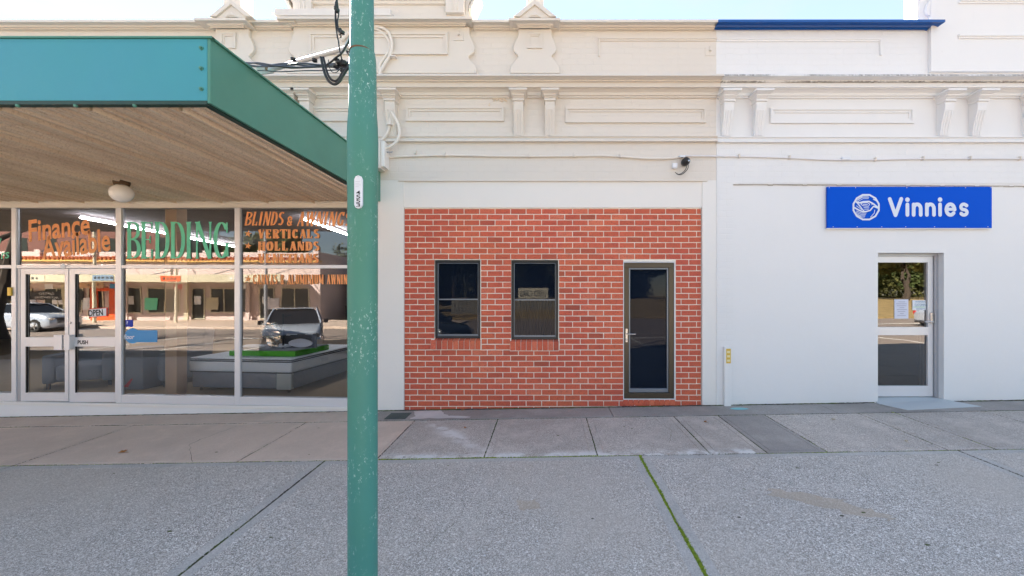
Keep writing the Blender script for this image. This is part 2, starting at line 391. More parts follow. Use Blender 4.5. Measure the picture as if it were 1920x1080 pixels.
# ------------------------------------------------------------------ ground
def gsheet(g, x0, x1, y0, y1, dz, nx=1, ny=1, under=None):
    """sheet following the footpath's fall"""
    vs = []; 
    for j in range(ny+1):
        for i in range(nx+1):
            x = x0+(x1-x0)*i/nx; y = y0+(y1-y0)*j/ny; vs.append((x, y, ground(x, y)+dz))
    g.add(vs, [(j*(nx+1)+i, j*(nx+1)+i+1, (j+1)*(nx+1)+i+1, (j+1)*(nx+1)+i) for j in range(ny) for i in range(nx)])
terrain = G()
terrain.add([(-300,-300,-.9),(300,-300,-.9),(300,300,-.9),(-300,300,-.9)], [(0,1,2,3)])
tag(terrain.obj('ground', M['grass']), 'ground far beyond the street', None, None, 'structure')
KERB = -1.25
path = G(); gsheet(path, -30, 26, KERB+.02, WALL+.3, -.035, 1, 1)
footpath = path.obj('footpath', M['joint']); tag(footpath, kind='structure')
def slab(x0, x1, y0, y1, mats, gap=.006, name='paving_slab', margin=.075, groove=.004, lab=None, dz=0):
    g = G(); x0 += gap; x1 -= gap; y0 += gap; y1 -= gap; b = .006
    def P(x, y, z): return (x, y, ground(x, y)+z+dz)
    def ring(i, z): return [P(x0+i, y0+i, z), P(x1-i, y0+i, z), P(x1-i, y1-i, z), P(x0+i, y1-i, z)]
    rings = [ring(0, -.03), ring(0, -b), ring(b, 0), ring(margin, 0), ring(margin+.003, -groove), ring(margin+.009, -groove), ring(margin+.012, 0)]
    vs = [p for r in rings for p in r]; g.v = vs
    for k in range(len(rings)-1):
        for i in range(4):
            g.f.append((k*4+i, k*4+(i+1)%4, (k+1)*4+(i+1)%4, (k+1)*4+i)); g.m.append(1 if k <= 2 else 0)
    n = (len(rings)-1)*4; g.f.append((n, n+1, n+2, n+3)); g.m.append(0)
    o = g.obj(name, mats, footpath); 
    if lab: o['label'] = lab
    return o
YB, YA = 5.53, 4.28
xs2 = [-25.4,-22.9,-20.4,-17.9,-15.4,-12.9,-10.4,-8.2,-5.85,-3.4,-1.87,-.69,.56,1.80,2.425,3.085,4.41,4.93,6.2,7.5,8.8,10.2,12,14,16,18,20.5,23]
for a, b_ in zip(xs2, xs2[1:]):
    mm = [M['agg_path'], M['agg_path']]
    lab = None; mar = .07
    if a < -3.3: mm = [M['pinkish'], M['pinkish']]; lab = 'smooth worn footpath slab with warm bounced light in its pinkish colour'; mar = .03
    if a == 2.425: mm = [M['dark_conc'], M['dark_conc']]; lab = 'narrow dark grey patched slab'; mar = .05
    slab(a, b_, YA, YB, mm, .004, lab=lab, margin=mar)
xs3 = [-23.05,-19.6,-16.15,-12.7,-9.27,-5.85,-2.43,1.02,4.50,7.95,11.4,14.85,18.3,21.75]
for a, b_ in zip(xs3, xs3[1:]):
    slab(a, b_, KERB+.16, YA, [M['agg'], M['agg_edge']], .0075, margin=.085, groove=.002)
xs1 = [-24.9,-18.9,-12.9,-7.0,-2.55,0.95,4.15,5.05,8.6,12,16,20]
for i, (a, b_) in enumerate(zip(xs1, xs1[1:])):
    mm = M['pinkish'] if b_ < -2 else M['dark_conc']
    slab(a, b_, YB+.02, WALL+.02, [mm, mm], .004, name='edge_slab', margin=.02, groove=0)
# kerb, road, far side of the street
kb = G(); kb.box(-60, 40, KERB-.0, KERB+.15, -.45, -.162)
tag(kb.obj('kerb', M['smooth_conc'], bevel=.02), kind='structure')
rd = G(); rd.add([(-90,-11.6,-.34),(-6,-11.6,-.34),(-6,-21,-.30),(95,-21,-.30),(95,KERB,-.30),(-90,KERB,-.30)], [(0,5,4,3,2,1)])
tag(rd.obj('road', M['asphalt']), kind='structure')
rl = G()
for k in range(12): rl.box(-60+k*9, -56+k*9, -6.35, -6.23, -.32, -.29)
for k in range(-14, 14): rl.box(k*3.0+.9, k*3.0+1.0, KERB-5.0, KERB-.3, -.32, -.293)
rl.box(8, 95, -15.2, -15.05, -.3, -.285)
tag(rl.obj('road_marking', M['line_paint']), kind='structure')
fp = G(); fp.box(-90, -6, -17.6, -11.6, -.45, -.20)
tag(fp.obj('opposite_footpath', M['pinkish']), kind='structure')
gr = G()
gr.add([(-6,-21,-.2),(95,-21,-.2),(95,-34,1.15),(-6,-34,1.15),(95,-140,1.3),(-40,-140,1.3),(-40,-34,.4),(-6,-34,1.15)], [(3,2,1,0)[::1],(2,4,5,7)[::1]])
gr.box(-8, 95, -21.2, -21, -.4, -.18)
tag(gr.obj('grass_bank', M['grass']), kind='structure')
def patch(name, pts, m_, dz, parent=footpath, jag=.015, lab=None, sub=4):
    out = []
    for i in range(len(pts)):
        a = pts[i]; b_ = pts[(i+1) % len(pts)]
        for k in range(sub):
            t = k/sub; x = a[0]+(b_[0]-a[0])*t+random.gauss(0, jag); y = a[1]+(b_[1]-a[1])*t+random.gauss(0, jag*.6)
            out.append((x, min(y, 5.995), 0))
    g = G(); g.add([(x, y, ground(x, y)+dz) for x, y, _ in out], [tuple(range(len(out)))])
    bm = bmesh.new(); 
    o = g.obj(name, m_, parent, label=lab)
    bm.from_mesh(o.data); bmesh.ops.triangulate(bm, faces=bm.faces); bmesh.ops.recalc_face_normals(bm, faces=bm.faces)
    if bm.faces and sum(f.normal.z for f in bm.faces) < 0: bmesh.ops.reverse_faces(bm, faces=bm.faces)
    bm.to_mesh(o.data); bm.free(); return o
# moss in the joints
mo = G()
def moss_line(p, q, wd, dens, hmax=.009, mo=None):
    mo = mo or globals()['mo']
    p = Vector(p); q = Vector(q); n = int((q-p).length*dens); t = (q-p).normalized(); s_ = Vector((-t.y, t.x))
    for i in range(n):
        c = p.lerp(q, random.random()); k = math.sin(c.x*5.1+c.y*3.7)+math.sin(c.x*13+c.y*9.2)*.6
        ww = wd*(1+.45*k*.5)
        c = c + s_*(random.gauss(0, max(.0015, ww*.33))+.004*math.sin(c.y*7+c.x*5)+.003*math.sin(c.y*23))
        if math.sin(c.x*3.1+c.y*4.3)+math.sin(c.x*11+c.y*8.1) < -1.2 and random.random() < .8: continue
        r = random.uniform(.004, .011); h = random.uniform(.3, 1)*hmax
        z = ground(c.x, c.y)-.006
        a0 = random.random()*6
        vs = [(c.x+r*math.cos(a0+a*1.257), c.y+r*math.sin(a0+a*1.257), z) for a in range(5)]+[(c.x, c.y, z+h+.004)]
        mo.add(vs, [(a, (a+1)%5, 5) for a in range(5)])
moss_line((1.02, -.5), (1.02, YA), .019, 1500, .011)
moss_line((-1.85, YA+.005), (.56, YA+.005), .010, 800)
moss_line((.56, YA+.003), (1.0, YA+.003), .006, 350, .005)
moss_line((2.3, YA), (3.3, YA), .007, 250, .005)
moss_line((3.3, YA), (7.9, YA), .005, 130, .005)
moss_line((-9, YA), (-1.85, YA), .005, 120, .005)
moss_line((3.085, YA), (3.085, YA+.5), .006, 120, .005)
moss_line((4.93, YA), (4.93, YA+.4), .006, 150, .005); moss_line((4.93, YB-.1), (4.93, YB+.06), .012, 350, .006)
tag(mo.obj('moss', M['moss'], footpath), kind='stuff')
gt = G()
for a_, b_, wd_, de_ in (((-2.43,1.5),(-2.43,YA),.016,420),((4.5,1.8),(4.5,YA),.014,300),((1.02,0),(1.02,YA),.03,260),((-9,YA),(7.9,YA),.014,170),((-9,YB),(7.9,YB),.016,260)):
    moss_line(a_, b_, wd_, de_, .004, gt)
for xx in xs2[3:-3]: moss_line((xx,YA),(xx,YB),.010,170,.004,gt)
tag(gt.obj('joint_grit', M['joint'], footpath), kind='stuff')
cr_ = G()
def crack(pts, w_):
    P = []
    for (x0,y0),(x1,y1) in zip(pts, pts[1:]):
        for k in range(9):
            t = k/9; P.append((x0+(x1-x0)*t+random.gauss(0,.008), y0+(y1-y0)*t+random.gauss(0,.006)))
    for (x0,y0),(x1,y1) in zip(P, P[1:]):
        w2 = w_*random.uniform(.4,1.2)
        cr_.add([(x0-w2,y0,ground(x0,y0)+.0012),(x0+w2,y0,ground(x0,y0)+.0012),(x1+w2,y1,ground(x1,y1)+.0012),(x1-w2,y1,ground(x1,y1)+.0012)], [(0,1,2,3)])
crack([(4.34,YA+.02),(4.45,4.7),(4.40,5.5)], .0022); crack([(-3.9,YA+.02),(-4.4,4.8),(-4.3,5.5)], .003); crack([(-1.0,2.6),(-.72,3.1),(-.7,3.4)], .0016); crack([(1.45,4.6),(1.6,5.0),(1.5,5.5)], .0015)
st_m = concrete('rusty_stain', (.50,.42,.34), (.3,.26,.22), (.7,.62,.54), .7, .3)
patch('faint_stain', [(2.0,3.55),(2.5,3.35),(2.75,3.1),(2.70,3.02),(2.35,3.2),(1.95,3.45)], st_m, .0012, jag=.03, sub=6)
patch('faint_stain', [(-.25,3.4),(-.1,3.42),(-.05,3.3),(-.2,3.25)], st_m, .0012, jag=.02, sub=6)
tag(cr_.obj('hairline_cracks', M['joint'], footpath), kind='stuff')
# cement patch + efflorescence, drain cover, blue paint mark
patch('cement_patch', [(-2.02,5.95),(-1.62,5.96),(-1.52,5.80),(-1.45,5.72),(-1.12,5.66),(-1.10,5.60),(-1.6,5.60),(-1.95,5.58),(-1.93,5.75)], M['cement'], .004, lab='pale fresh cement smear beside the brick wall')
g = G()
for k, (a, b_) in enumerate([((-2.33,5.60),(-2.03,5.86))]):
    x0, y0 = a; x1, y1 = b_
    g.add([(x, y, ground(x, y)+z) for z in (.0,.008) for x, y in ((x0,y0),(x1,y0),(x1,y1),(x0,y1))], [(4,5,6,7),(0,1,5,4),(1,2,6,5),(2,3,7,6),(3,0,4,7)])
dc = g.obj('drain_cover', M['cover'], label=None); tag(dc, 'dark green square drain cover set in the footpath by the left pier', 'drain cover')
g = G()
g.add([(2.86+.13*math.cos(a*.4488)*(1+.12*math.sin(3*a)), 5.80+.06*math.sin(a*.4488), ground(2.86, 5.80)+.0045+.0165*.13*math.cos(a*.4488)) for a in range(14)], [tuple(range(14))])
tag(g.obj('paint_mark', mat('turquoise_spray_paint', (.22,.50,.52), .7), footpath), 'turquoise spray paint mark on the paving')

random.seed(21)
g = G()
x = -12.0
while x < 10:
    if not (5.0 < x < 6.2):
        w0 = random.uniform(.008, .03); w1 = random.uniform(.004, .03); x2 = x+random.uniform(.03, .09)
        g.add([(x, 5.985-w0, ground(x, 5.97)+.0035), (x2, 5.985-w1, ground(x2, 5.97)+.0035), (x2, 5.998, ground(x2, 6)+.005+random.random()*.006), (x, 5.998, ground(x, 6)+.005+random.random()*.006)], [(0,1,2,3)])
        x = x2-.002
    else: x = 6.25
tag(g.obj('dirt_line', M['joint'], footpath), kind='stuff')

# ------------------------------------------------------------------ buildings
PROF = {
 'top': [(0,56),(.03,55.5),(.03,52),(.05,51),(.06,47),(.10,43.5),(.14,42),(.16,41),(.16,36.5)],
 'string': [(.15,163),(.15,153.5),(.18,152.5),(.18,150),(.21,147),(.25,143),(.27,142),(.27,139.5),(.25,138.5)],
 'cove': [(0,184),(.025,183),(.025,179.5),(.045,178.5),(.06,173),(.10,167),(.12,165.5),(.12,162)],
 'low': [(0,267),(.035,266),(.055,264.5),(.055,261),(.035,258.5),(.035,257),(.055,256),(.055,254)],
}
def prof(k, off=0, base=0): return [(dy, Z(py+off, WALL-dy-base)) for dy, py in PROF[k]]
def frame_panel(g, px0, px1, py0, py1, w_=8, dy=.03, inner=.014):
    """raised panel moulding: two-step mitred frame"""
    x0, x1, z0, z1 = X(px0), X(px1), Z(py1), Z(py0)
    for (o_, i_, d_) in ((0, w_*.0082*.5, dy), (w_*.0082*.5, w_*.0082, inner)):
        a0, a1, b0, b1 = x0+o_, x1-o_, z0+o_, z1-o_; c0, c1, e0, e1 = x0+i_, x1-i_, z0+i_, z1-i_
        y = WALL-d_
        vs = [(a0,y,b0),(a1,y,b0),(a1,y,b1),(a0,y,b1),(c0,y,e0),(c1,y,e0),(c1,y,e1),(c0,y,e1)]
        vs += [(p[0], WALL+.01, p[2]) for p in vs]
        fs = [(i, (i+1)%4, 4+(i+1)%4, 4+i) for i in range(4)]
        fs += [(8+i, 8+(i+1)%4, (i+1)%4, i) for i in range(4)] + [(4+i, 4+(i+1)%4, 12+(i+1)%4, 12+i) for i in range(4)]
        g.add(vs, fs)
def corbel(pxc, parent, m_, off=0):
    g = G(); c = X(pxc)
    def blk(w0, w1, py0, py1, d0, d1):       # tapered block, w in px, d projection top/bottom
        z1, z0 = Z(py0+off, WALL-d0), Z(py1+off, WALL-d1); a, b_ = w0/244, w1/244
        g.add([(c-b_,WALL-d1,z0),(c+b_,WALL-d1,z0),(c+b_,WALL+.01,z0),(c-b_,WALL+.01,z0),(c-a,WALL-d0,z1),(c+a,WALL-d0,z1),(c+a,WALL+.01,z1),(c-a,WALL+.01,z1)],
              [(0,3,2,1),(4,5,6,7),(0,1,5,4),(1,2,6,5),(2,3,7,6),(3,0,4,7)])
    blk(33, 33, 164, 168, .245, .245); blk(31, 24, 168, 175, .235, .185); blk(23, 23, 175, 178, .18, .18)
    blk(22, 19, 178, 184, .17, .14); blk(21, 21, 184, 188, .15, .15)
    pr = [(.128,188),(.132,196),(.125,205),(.108,215),(.088,225),(.070,235),(.058,245),(.055,254)]
    hw = 18/244
    pts = [(WALL-d, Z(p+off, WALL-d)) for d, p in pr] + [(WALL+.01, Z(254+off)), (WALL+.01, Z(188+off))]
    g.prismx(pts, c-hw, c+hw)
    for k in (-1, 0, 1):
        fl = pr[2:]
        q = [(WALL-d-.007, Z(p+off, WALL-d)) for d, p in fl] + [(WALL-d+.01, Z(p+off, WALL-d)) for d, p in fl[::-1]]
        g.prismx(q, c+k*.040-.010, c+k*.040+.010)
    bmo = g.obj('corbel', m_, parent, bevel=.003, seg=1); return bmo

bA = thing('shop_building', (X(500), WALL, 0), 'long cream painted shop building with moulded parapet, glazed shopfront on its left', 'building')
bB = thing('white_building', (X(1600), WALL, 0.1), 'white painted brick building on the right with bright blue cornice', 'building')
XS = X(1343); XL = -26.0; XR = 24.0
TOPZ = Z(42); ZS = Z(388)
# cream wall: upper band above shopfront & brick infill
g = G(); g.box(XL, XS, WALL, WALL+.35, Z(338), TOPZ)
g.obj('wall', M['cream_brick'], bA)
for a_, b_ in ((X(706), X(757)), (X(1317), XS)):
    g = G(); g.box(a_, b_, WALL, WALL+.35, -.6, Z(338)); g.obj('pier', M['cream_grey'], bA)
g = G(); g.box(X(757)+.001, X(1317)-.001, WALL+.012, WALL+.30, Z(389), Z(338)+.001)
g.obj('lintel_panel', M['cream_smooth'], bA)
g = G(); g.box(X(747), X(1326), WALL-.018, WALL+.02, Z(340), Z(337.2))
g.obj('flashing', M['cream'], bA)
g = G(); g.box(XL, X(706), WALL+.05, WALL+.35, Z(378), Z(338))
g.obj('shopfront_lintel', M['cream'], bA)
# mouldings
g = G(); g.mould(prof('top'), XL, X(545), 0); g.mould(prof('top'), X(888), X(1338), 0, ret=(0, 0))
g.obj('parapet_cornice', M['cream'], bA)
g = G(); g.mould(prof('string'), XL, XS-.001, 0, ret=(0, 0))
g.obj('main_cornice', M['cream'], bA, bevel=0)
g = G(); g.mould(prof('cove'), XL, XS-.001, 0, ret=(0, 0)); g.obj('cove_moulding', M['cream'], bA)
g = G(); g.mould(prof('low'), XL, XS-.001, 0, ret=(0, 0)); g.obj('lower_string_course', M['cream'], bA)
for a, b_, c_, d_, w_ in ((762,945,201,228,8),(1060,1323,202,231,8),(560,700,201,228,8),(1122,1480,72,112,7)):
    if b_ == 1480:
        continue
    g = G(); frame_panel(g, a, b_, c_, d_, w_); g.obj('panel_moulding', M['cream'], bA)
g = G(); g.box(X(1122), XS, WALL-.028, WALL+.01, Z(74.5), Z(71.5)); g.box(X(1124), XS, WALL-.015, WALL+.01, Z(77.5), Z(74.5)); g.box(X(1122), X(1124.5), WALL-.02, WALL+.01, Z(106), Z(74.5))
g.obj('panel_moulding', M['cream'], bA)
g = G(); frame_panel(g, 585, 842, 67, 108, 9); 
for o_ in (g.obj('panel_moulding', M['cream'], bA),): o_.location.y -= .062
for c in (553, 580, 737, 973, 1031): corbel(c, bA, M['cream'])
# scrolled pedestals with pediments
def scroll(cpx, hw_top, hw_bul, hw_neck, hw_base, y_top=54, ybul=91, yneck=105, ybase=137):
    r = []
    def half(t): pass
    pts = [(hw_top, y_top), (hw_top, y_top+12), (hw_top*.35+hw_bul*.65-1, y_top+22), (hw_bul-1, ybul-6), (hw_bul, ybul), (hw_bul-2, ybul+6), (hw_neck+2, yneck-3), (hw_neck, yneck), (hw_neck+2, yneck+4), (hw_base-6, yneck+12), (hw_base-1.5, yneck+18), (hw_base, yneck+21), (hw_base, ybase)]
    return pts
def pedestal(cpx, parent, m_):
    g = G(); d = WALL-.06
    pts = scroll(cpx, 31, 40.5, 31, 46)
    out = [(X(cpx+w_, d), Z(py, d)) for w_, py in pts] + [(X(cpx-w_, d), Z(py, d)) for w_, py in pts[::-1]]
    g.prism(out, d, WALL+.01); g.obj('scroll_pedestal', m_, parent, bevel=.006, seg=1)
    g = G(); frame_panel(g, cpx-14, cpx+14, 67, 96, 6, .022, .010); o = g.obj('panel_moulding', m_, parent); o.location.y -= .06
    g = G(); g.mould([(a, Z({56:52,36.5:33}.get(p, p-3), WALL-a-.07)) for a, p in PROF['top']], X(cpx-27), X(cpx+27), .07)
    y = WALL-.22
    k = lambda a, b_: (X(cpx+a, y), Z(b_, y))
    # raking pediment: two steps
    g.prism([k(-40,33), k(40,33), k(0,1)], y, WALL+.2)
    for (o_, dd, t) in ((40, .03, 5),):
        for s_ in (-1, 1):
            g.prism([k(s_*o_,33), k(s_*(o_-12),33), k(0,1+9.5), k(0,1)], y-dd, y+.01)
    g.prism([k(-11,33), k(11,33), k(0,24)], y-.02, y+.01); g.prism([k(-7,31), k(7,31), k(0,26)], y-.03, y+.01)
    g.obj('pediment', m_, parent, bevel=.004, seg=1)
    g = G(); g.box(X(cpx-16), X(cpx+16), WALL+.0, WALL+.26, Z(30), Z(-46))
    g.mould([(0, Z(-38)),(.04, Z(-42)),(.06, Z(-46)),(.06, Z(-50))], X(cpx-16), X(cpx+16), 0)
    g.obj('finial_block', m_, parent, bevel=.006, seg=1)
pedestal(435, bA, M['cream']); pedestal(1003, bA, M['cream']); pedestal(-480, bA, M['cream'])
# central raised gable with scrolled shoulders
g = G(); d = WALL-.06
rt = [(880,50),(880,62),(884,74),(889,84),(890,92),(888,98),(880,104),(878,106),(880,111),(887,118),(892,123),(893,128),(893,137)]
out = [(X(a, d), Z(b_, d)) for a, b_ in rt] + [(X(1430-a-(0 if a<1 else 0), d), Z(b_, d)) for a, b_ in rt[::-1]]
g.prism(out, d, WALL+.01); g.obj('scroll_shoulder', M['cream'], bA, bevel=.006, seg=1)
g = G(); g.mould([(a, Z(p-6, WALL-a-.06)) for a, p in PROF['top']], X(556), X(870), .06); g.obj('gable_cornice', M['cream'], bA)
g = G(); g.box(X(558), X(868), WALL-.02, WALL+.3, Z(40), Z(-130)); g.obj('gable_wall', M['cream_brick'], bA)
for a, b_ in ((556, 590), (838, 872)):
    g = G(); g.box(X(a), X(b_), WALL-.09, WALL+.01, Z(31), Z(-130)); 
    for q in (-4, 4): g.box(X((a+b_)/2+q)-.012, X((a+b_)/2+q)+.012, WALL-.10, WALL-.08, Z(26), Z(-50))
    g.obj('gable_pilaster', M['cream'], bA, bevel=.004, seg=1)
g = G(); g.mould([(0,Z(12)),(.02,Z(11)),(.03,Z(7)),(.05,Z(6)),(.05,Z(3))], X(592), X(836), .03)
g.obj('gable_string_course', M['cream'], bA, bevel=.004, seg=1)
for s_, x0 in ((1, 872), (-1, 556)):     # curved buttress scroll at the right and left shoulders of the gable
    g = G()
    arc = [(x0+s_*w_, p) for w_, p in ((0,31),(9,31),(7,24),(6,16),(8,6),(14,-4),(24,-14),(26,-30),(16,-46),(0,-56))]
    g.prism([(X(a), Z(b_)) for a, b_ in arc], WALL+.0, WALL+.28)
    for k in range(5):
        g.prism([(X(x0+s_*(7+k*3.2)), Z(20-k*7)), (X(x0+s_*(12+k*3.2)), Z(20-k*7)), (X(x0+s_*(15+k*3.2)), Z(12-k*7)), (X(x0+s_*(9+k*3.2)), Z(12-k*7))], WALL-.04, WALL+.30)
    g.obj('buttress_scroll', M['cream'], bA, bevel=.006, seg=1)
g = G(); g.prism([(X(540),Z(-128)),(X(890),Z(-128)),(X(715),Z(-215))], WALL-.15, WALL+.3); g.mould([(0,Z(-110)),(.1,Z(-118)),(.16,Z(-126)),(.16,Z(-130))], X(560), X(866), 0)
g.obj('gable_pediment', M['cream'], bA, bevel=.005, seg=1)
g = G(); g.box(X(532), X(742), WALL-.20, WALL-.04, Z(28.8, 5.8), Z(15.5, 5.8))   # timber plank across the gable
for q in range(3): g.box(X(532-q*5), X(560), WALL-.19+.02*q, WALL-.15+.02*q, Z(28-q*4, 5.8), Z(26-q*4, 5.8))
bp = g.obj('timber_board', painted('weathered_cream_board', (.74,.70,.66), False, dirt=1.2), bA, bevel=.005, seg=1)
# spalled paint, wall vents, hooks
g = G()
for k in range(26):
    a = random.random(); cx = X(918+a*28+random.gauss(0,3)); cz = Z(200-18*math.sin(a*2.6)+random.gauss(0,2)); r = random.uniform(.008,.03)
    pts = [(cx+r*random.uniform(.5,1.3)*math.cos(t*1.05), cz+r*random.uniform(.4,1.1)*math.sin(t*1.05)) for t in range(6)]
    g.prism(pts, WALL-.006-.0004*k, WALL+.01)
tag(g.obj('spalled_render', painted('bare_render', (.72,.60,.46), False, dirt=1.0), bA), kind='stuff')
for cpx, cpy, bb, mm in ((862,69,bA,'cream'),(1331,93,bA,'cream')):
    g = G(); y0 = WALL-(.062 if cpx < 900 else 0)
    g.box(X(cpx-9), X(cpx+9), y0-.008, y0+.01, Z(cpy+12), Z(cpy-4)); g.tube([(X(cpx), y0-.05, Z(cpy+3)), (X(cpx), y0, Z(cpy+2))], .018, 8); g.tube([(X(cpx), y0-.02, Z(cpy+2)), (X(cpx), y0-.01, Z(cpy-6))], .008, 6)
    g.obj('vent_hook', M[mm], bb)

# white building
g = G(); xw0, xw1 = X(1646), X(1770)
g.box(XS, XR, WALL+.0, WALL+.4, Z(474), Z(137)); g.box(XS, xw0, WALL+.0, WALL+.4, -.7, Z(474)-.0005); g.box(xw1, XR, WALL+.0, WALL+.4, -.7, Z(474)-.0005)
g.obj('wall', [M['white']], bB)
g = G(); g.box(XS, X(1740), WALL+.001, WALL+.35, Z(137)+.0005, TOPZ); g.obj('parapet_wall', M['white_brick'], bB)
g = G(); g.box(XS+.001, XR, WALL-.010, WALL+.02, Z(345), Z(262))       # upper painted brick face, slightly proud of the render
g.box(XS+.001, X(1374), WALL-.010, WALL+.02, -.3, Z(345)-.0005)
g.obj('painted_brick_face', M['white_brick'], bB)
bcrack = G()
for k in range(60):
    a = 1375+k*9.2; j = 0 if k % 7 else .8
    bcrack.box(X(a), X(a+9.3), WALL-.014-random.random()*.003, WALL+.0, Z(346.8+j+random.gauss(0,.25)+k*.06), Z(345.2+j+k*.06))
bcrack.obj('render_edge', mat('cracked_edge', (.42,.39,.35), .9), bB)
g = G(); g.mould(prof('top'), X(1338)+.002, X(1733), 0, ret=(0, 1)); g.obj('blue_cornice', M['blue_paint'], bB, label='bright blue moulded cornice')
g = G(); g.mould(prof('string', .6), XS+.001, XR, 0, ret=(0, 0)); g.obj('main_cornice', M['white_mildew'], bB)
g = G(); g.mould(prof('cove', 1), XS+.001, XR, 0, ret=(0, 0)); g.obj('cove_moulding', M['white'], bB)
g = G(); g.mould(prof('low', 1.5), XS+.001, XR, 0, ret=(0, 0)); g.obj('lower_string_course', M['white'], bB)
for c in (1360, 1419, 1765, 1825, 1924): corbel(c, bB, M['white'], 1)
g = G(); frame_panel(g, 1443, 1712, 203, 232, 9); g.obj('panel_moulding', M['white'], bB)
g = G(); g.box(XS+.002, X(1653), WALL-.022, WALL+.01, Z(75.5), Z(72.5)); g.box(XS+.002, X(1651), WALL-.012, WALL+.01, Z(78.5), Z(75.5)); g.box(X(1649), X(1653), WALL-.02, WALL+.01, Z(104), Z(75.5)); g.obj('panel_moulding', M['white'], bB)
g = G(); g.box(X(1740), XR, WALL-.05, WALL+.4, Z(137)+.0005, Z(-150)); g.obj('raised_block', M['white'], bB)
for a, b_ in ((5, 16), (70, 82)):
    g = G(); d_ = .05+.03
    g.box(X(1789-(a<10)*(-4)), XR, WALL-d_, WALL, Z(a+3.5), Z(a)); g.box(X(1790), XR, WALL-d_+.015, WALL, Z(a+7), Z(a+3.5)); g.obj('panel_moulding', M['white'], bB)
g = G(); g.box(X(1720), X(1741), WALL+.0, WALL+.22, Z(37), Z(-60)); g.prism([(X(1741),Z(34)),(X(1735),Z(30)),(X(1732),Z(22)),(X(1735),Z(12)),(X(1741),Z(2))], WALL-.04, WALL)
g.obj('shoulder_block', M['white'], bB)
# building bodies (keep the sun out, roof decks)
g = G(); g.box(XL, X(700)-.02, 15.0, 15.2, -.6, 4.6); g.box(XL, X(757), WALL+.3, 15.2, 4.3, 4.45); g.box(XL-.2, XL, WALL+.1, 15.2, -.6, 4.45)
g.obj('rear_wall', M['cream_grey'], bA)
g = G(); g.box(X(757)+.1, XS-.05, 6.8, 15.2, -.6, 4.4); g.box(X(700)-.02, X(757)+.05, WALL+.36, 15.2, -.6, 4.4)
g.obj('rear_block', M['cream_grey'], bA)
g = G(); g.box(XS+.05, xw0-.1, WALL+.41, 15.2, -.6, 4.4); g.box(xw1+.1, XR, WALL+.41, 15.2, -.6, 4.4); g.box(xw0-.0995, xw1+.0995, 7.4, 15.2, -.6, 4.4); g.box(xw0-.0995, xw1+.0995, WALL+.41, 7.3995, 2.6, 4.4)
g.obj('rear_block', mat('dark_interior', (.05,.05,.055), .9), bB)

# ------------------------------------------------------------------ brick infill wall
bw = thing('brick_wall', (0.09, WALL+.03, 0), 'red brick infill wall with pale mortar between the cream piers', 'wall')
YF = WALL+.028
BX0, BX1 = X(757)+.003, X(1316)
OPEN = [(X(813), X(900), Z(637), Z(487.5)), (X(958), X(1047), Z(639), Z(487.5)), (X(1169), X(1267), Z(748), Z(490.5))]
SILLS = [(X(807), X(901), Z(656), Z(636)), (X(956), X(1048), Z(658), Z(638))]
pitch = .0873; zj = Z(486.2); MT = .0125
rows = []; k = 10
ztop = Z(389)
meshc = {}
def brick_mesh(Lx, H):
    key = (round(Lx, 3), round(H, 3))
    if key not in meshc:
        meshc[key] = []
        for v in range(4 if abs(H-(pitch-MT)) < .002 and Lx > .1 else 1):
            g = G(); c = .0022; h = H/2; l = Lx/2; j = lambda s_=.0012: random.uniform(-s_, s_)
            f = [(-l+c+j(), 0, -h+c+j()), (l-c+j(), 0, -h+c+j()), (l-c+j(), 0, h-c+j()), (-l+c+j(), 0, h-c+j())]
            md = [(-l+j(), .003, -h+j()), (l+j(), .003, -h+j()), (l+j(), .003, h+j()), (-l+j(), .003, h+j())]
            bk = [(-l, .03, -h), (l, .03, -h), (l, .03, h), (-l, .03, h)]
            g.add(f+md+bk, [(0,1,2,3)]+[(4+i,4+(i+1)%4,(i+1)%4,i) for i in range(4)]+[(8+i,8+(i+1)%4,4+(i+1)%4,4+i) for i in range(4)])
            me = bpy.data.meshes.new('brick'); me.from_pydata(g.v, [], g.f); me.materials.append(M['brick']); me.update(); meshc[key].append(me)
    return random.choice(meshc[key])
def subtract(iv, holes):
    out = [iv]
    for a, b_ in holes:
        nx = []
        for x0, x1 in out:
            if b_ <= x0 or a >= x1: nx.append((x0, x1)); continue
            if a > x0: nx.append((x0, a))
            if b_ < x1: nx.append((b_, x1))
        out = nx
    return out
allb = []
for r_ in range(-30, 12):
    z0 = zj+r_*pitch+MT/2; z1 = zj+(r_+1)*pitch-MT/2
    if z0 > ztop-.012 or z1 < -.09: continue
    z1 = min(z1, ztop-.002)
    holes = [(a, b_) for a, b_, c, d_ in OPEN if z1 > c+.02 and z0 < d_-.02] + [(a, b_) for a, b_, c, d_ in SILLS if z1 > c+.02 and z0 < d_-.0]
    x = BX0-(.12 if r_ % 2 else 0)-.04
    while x < BX1:
        a = max(x+MT/2, BX0); b_ = min(x+.2395-MT/2, BX1-.002); x += .2395
        if b_-a < .02: continue
        for h in holes:
            if 0 < h[0]-b_ < .09: b_ = h[0]-.0005
            if 0 < a-h[1] < .09: a = h[1]+.0005
        for p, q in subtract((a, b_), holes):
            p2 = p+(MT if any(abs(p-h[1]) < 1e-6 for h in holes) and p-a > .001 else 0); q2 = q
            if q2-p2 > .062 or (q2-p2 > .022 and (p2 <= BX0+.001 or q2 >= BX1-.003)): allb.append((p2, q2, z0, z1))
allb.sort(key=lambda b: ((b[0]+b[1])/2)**2*1.0+((b[2]+b[3])/2-EYE)**2)
rest = G()
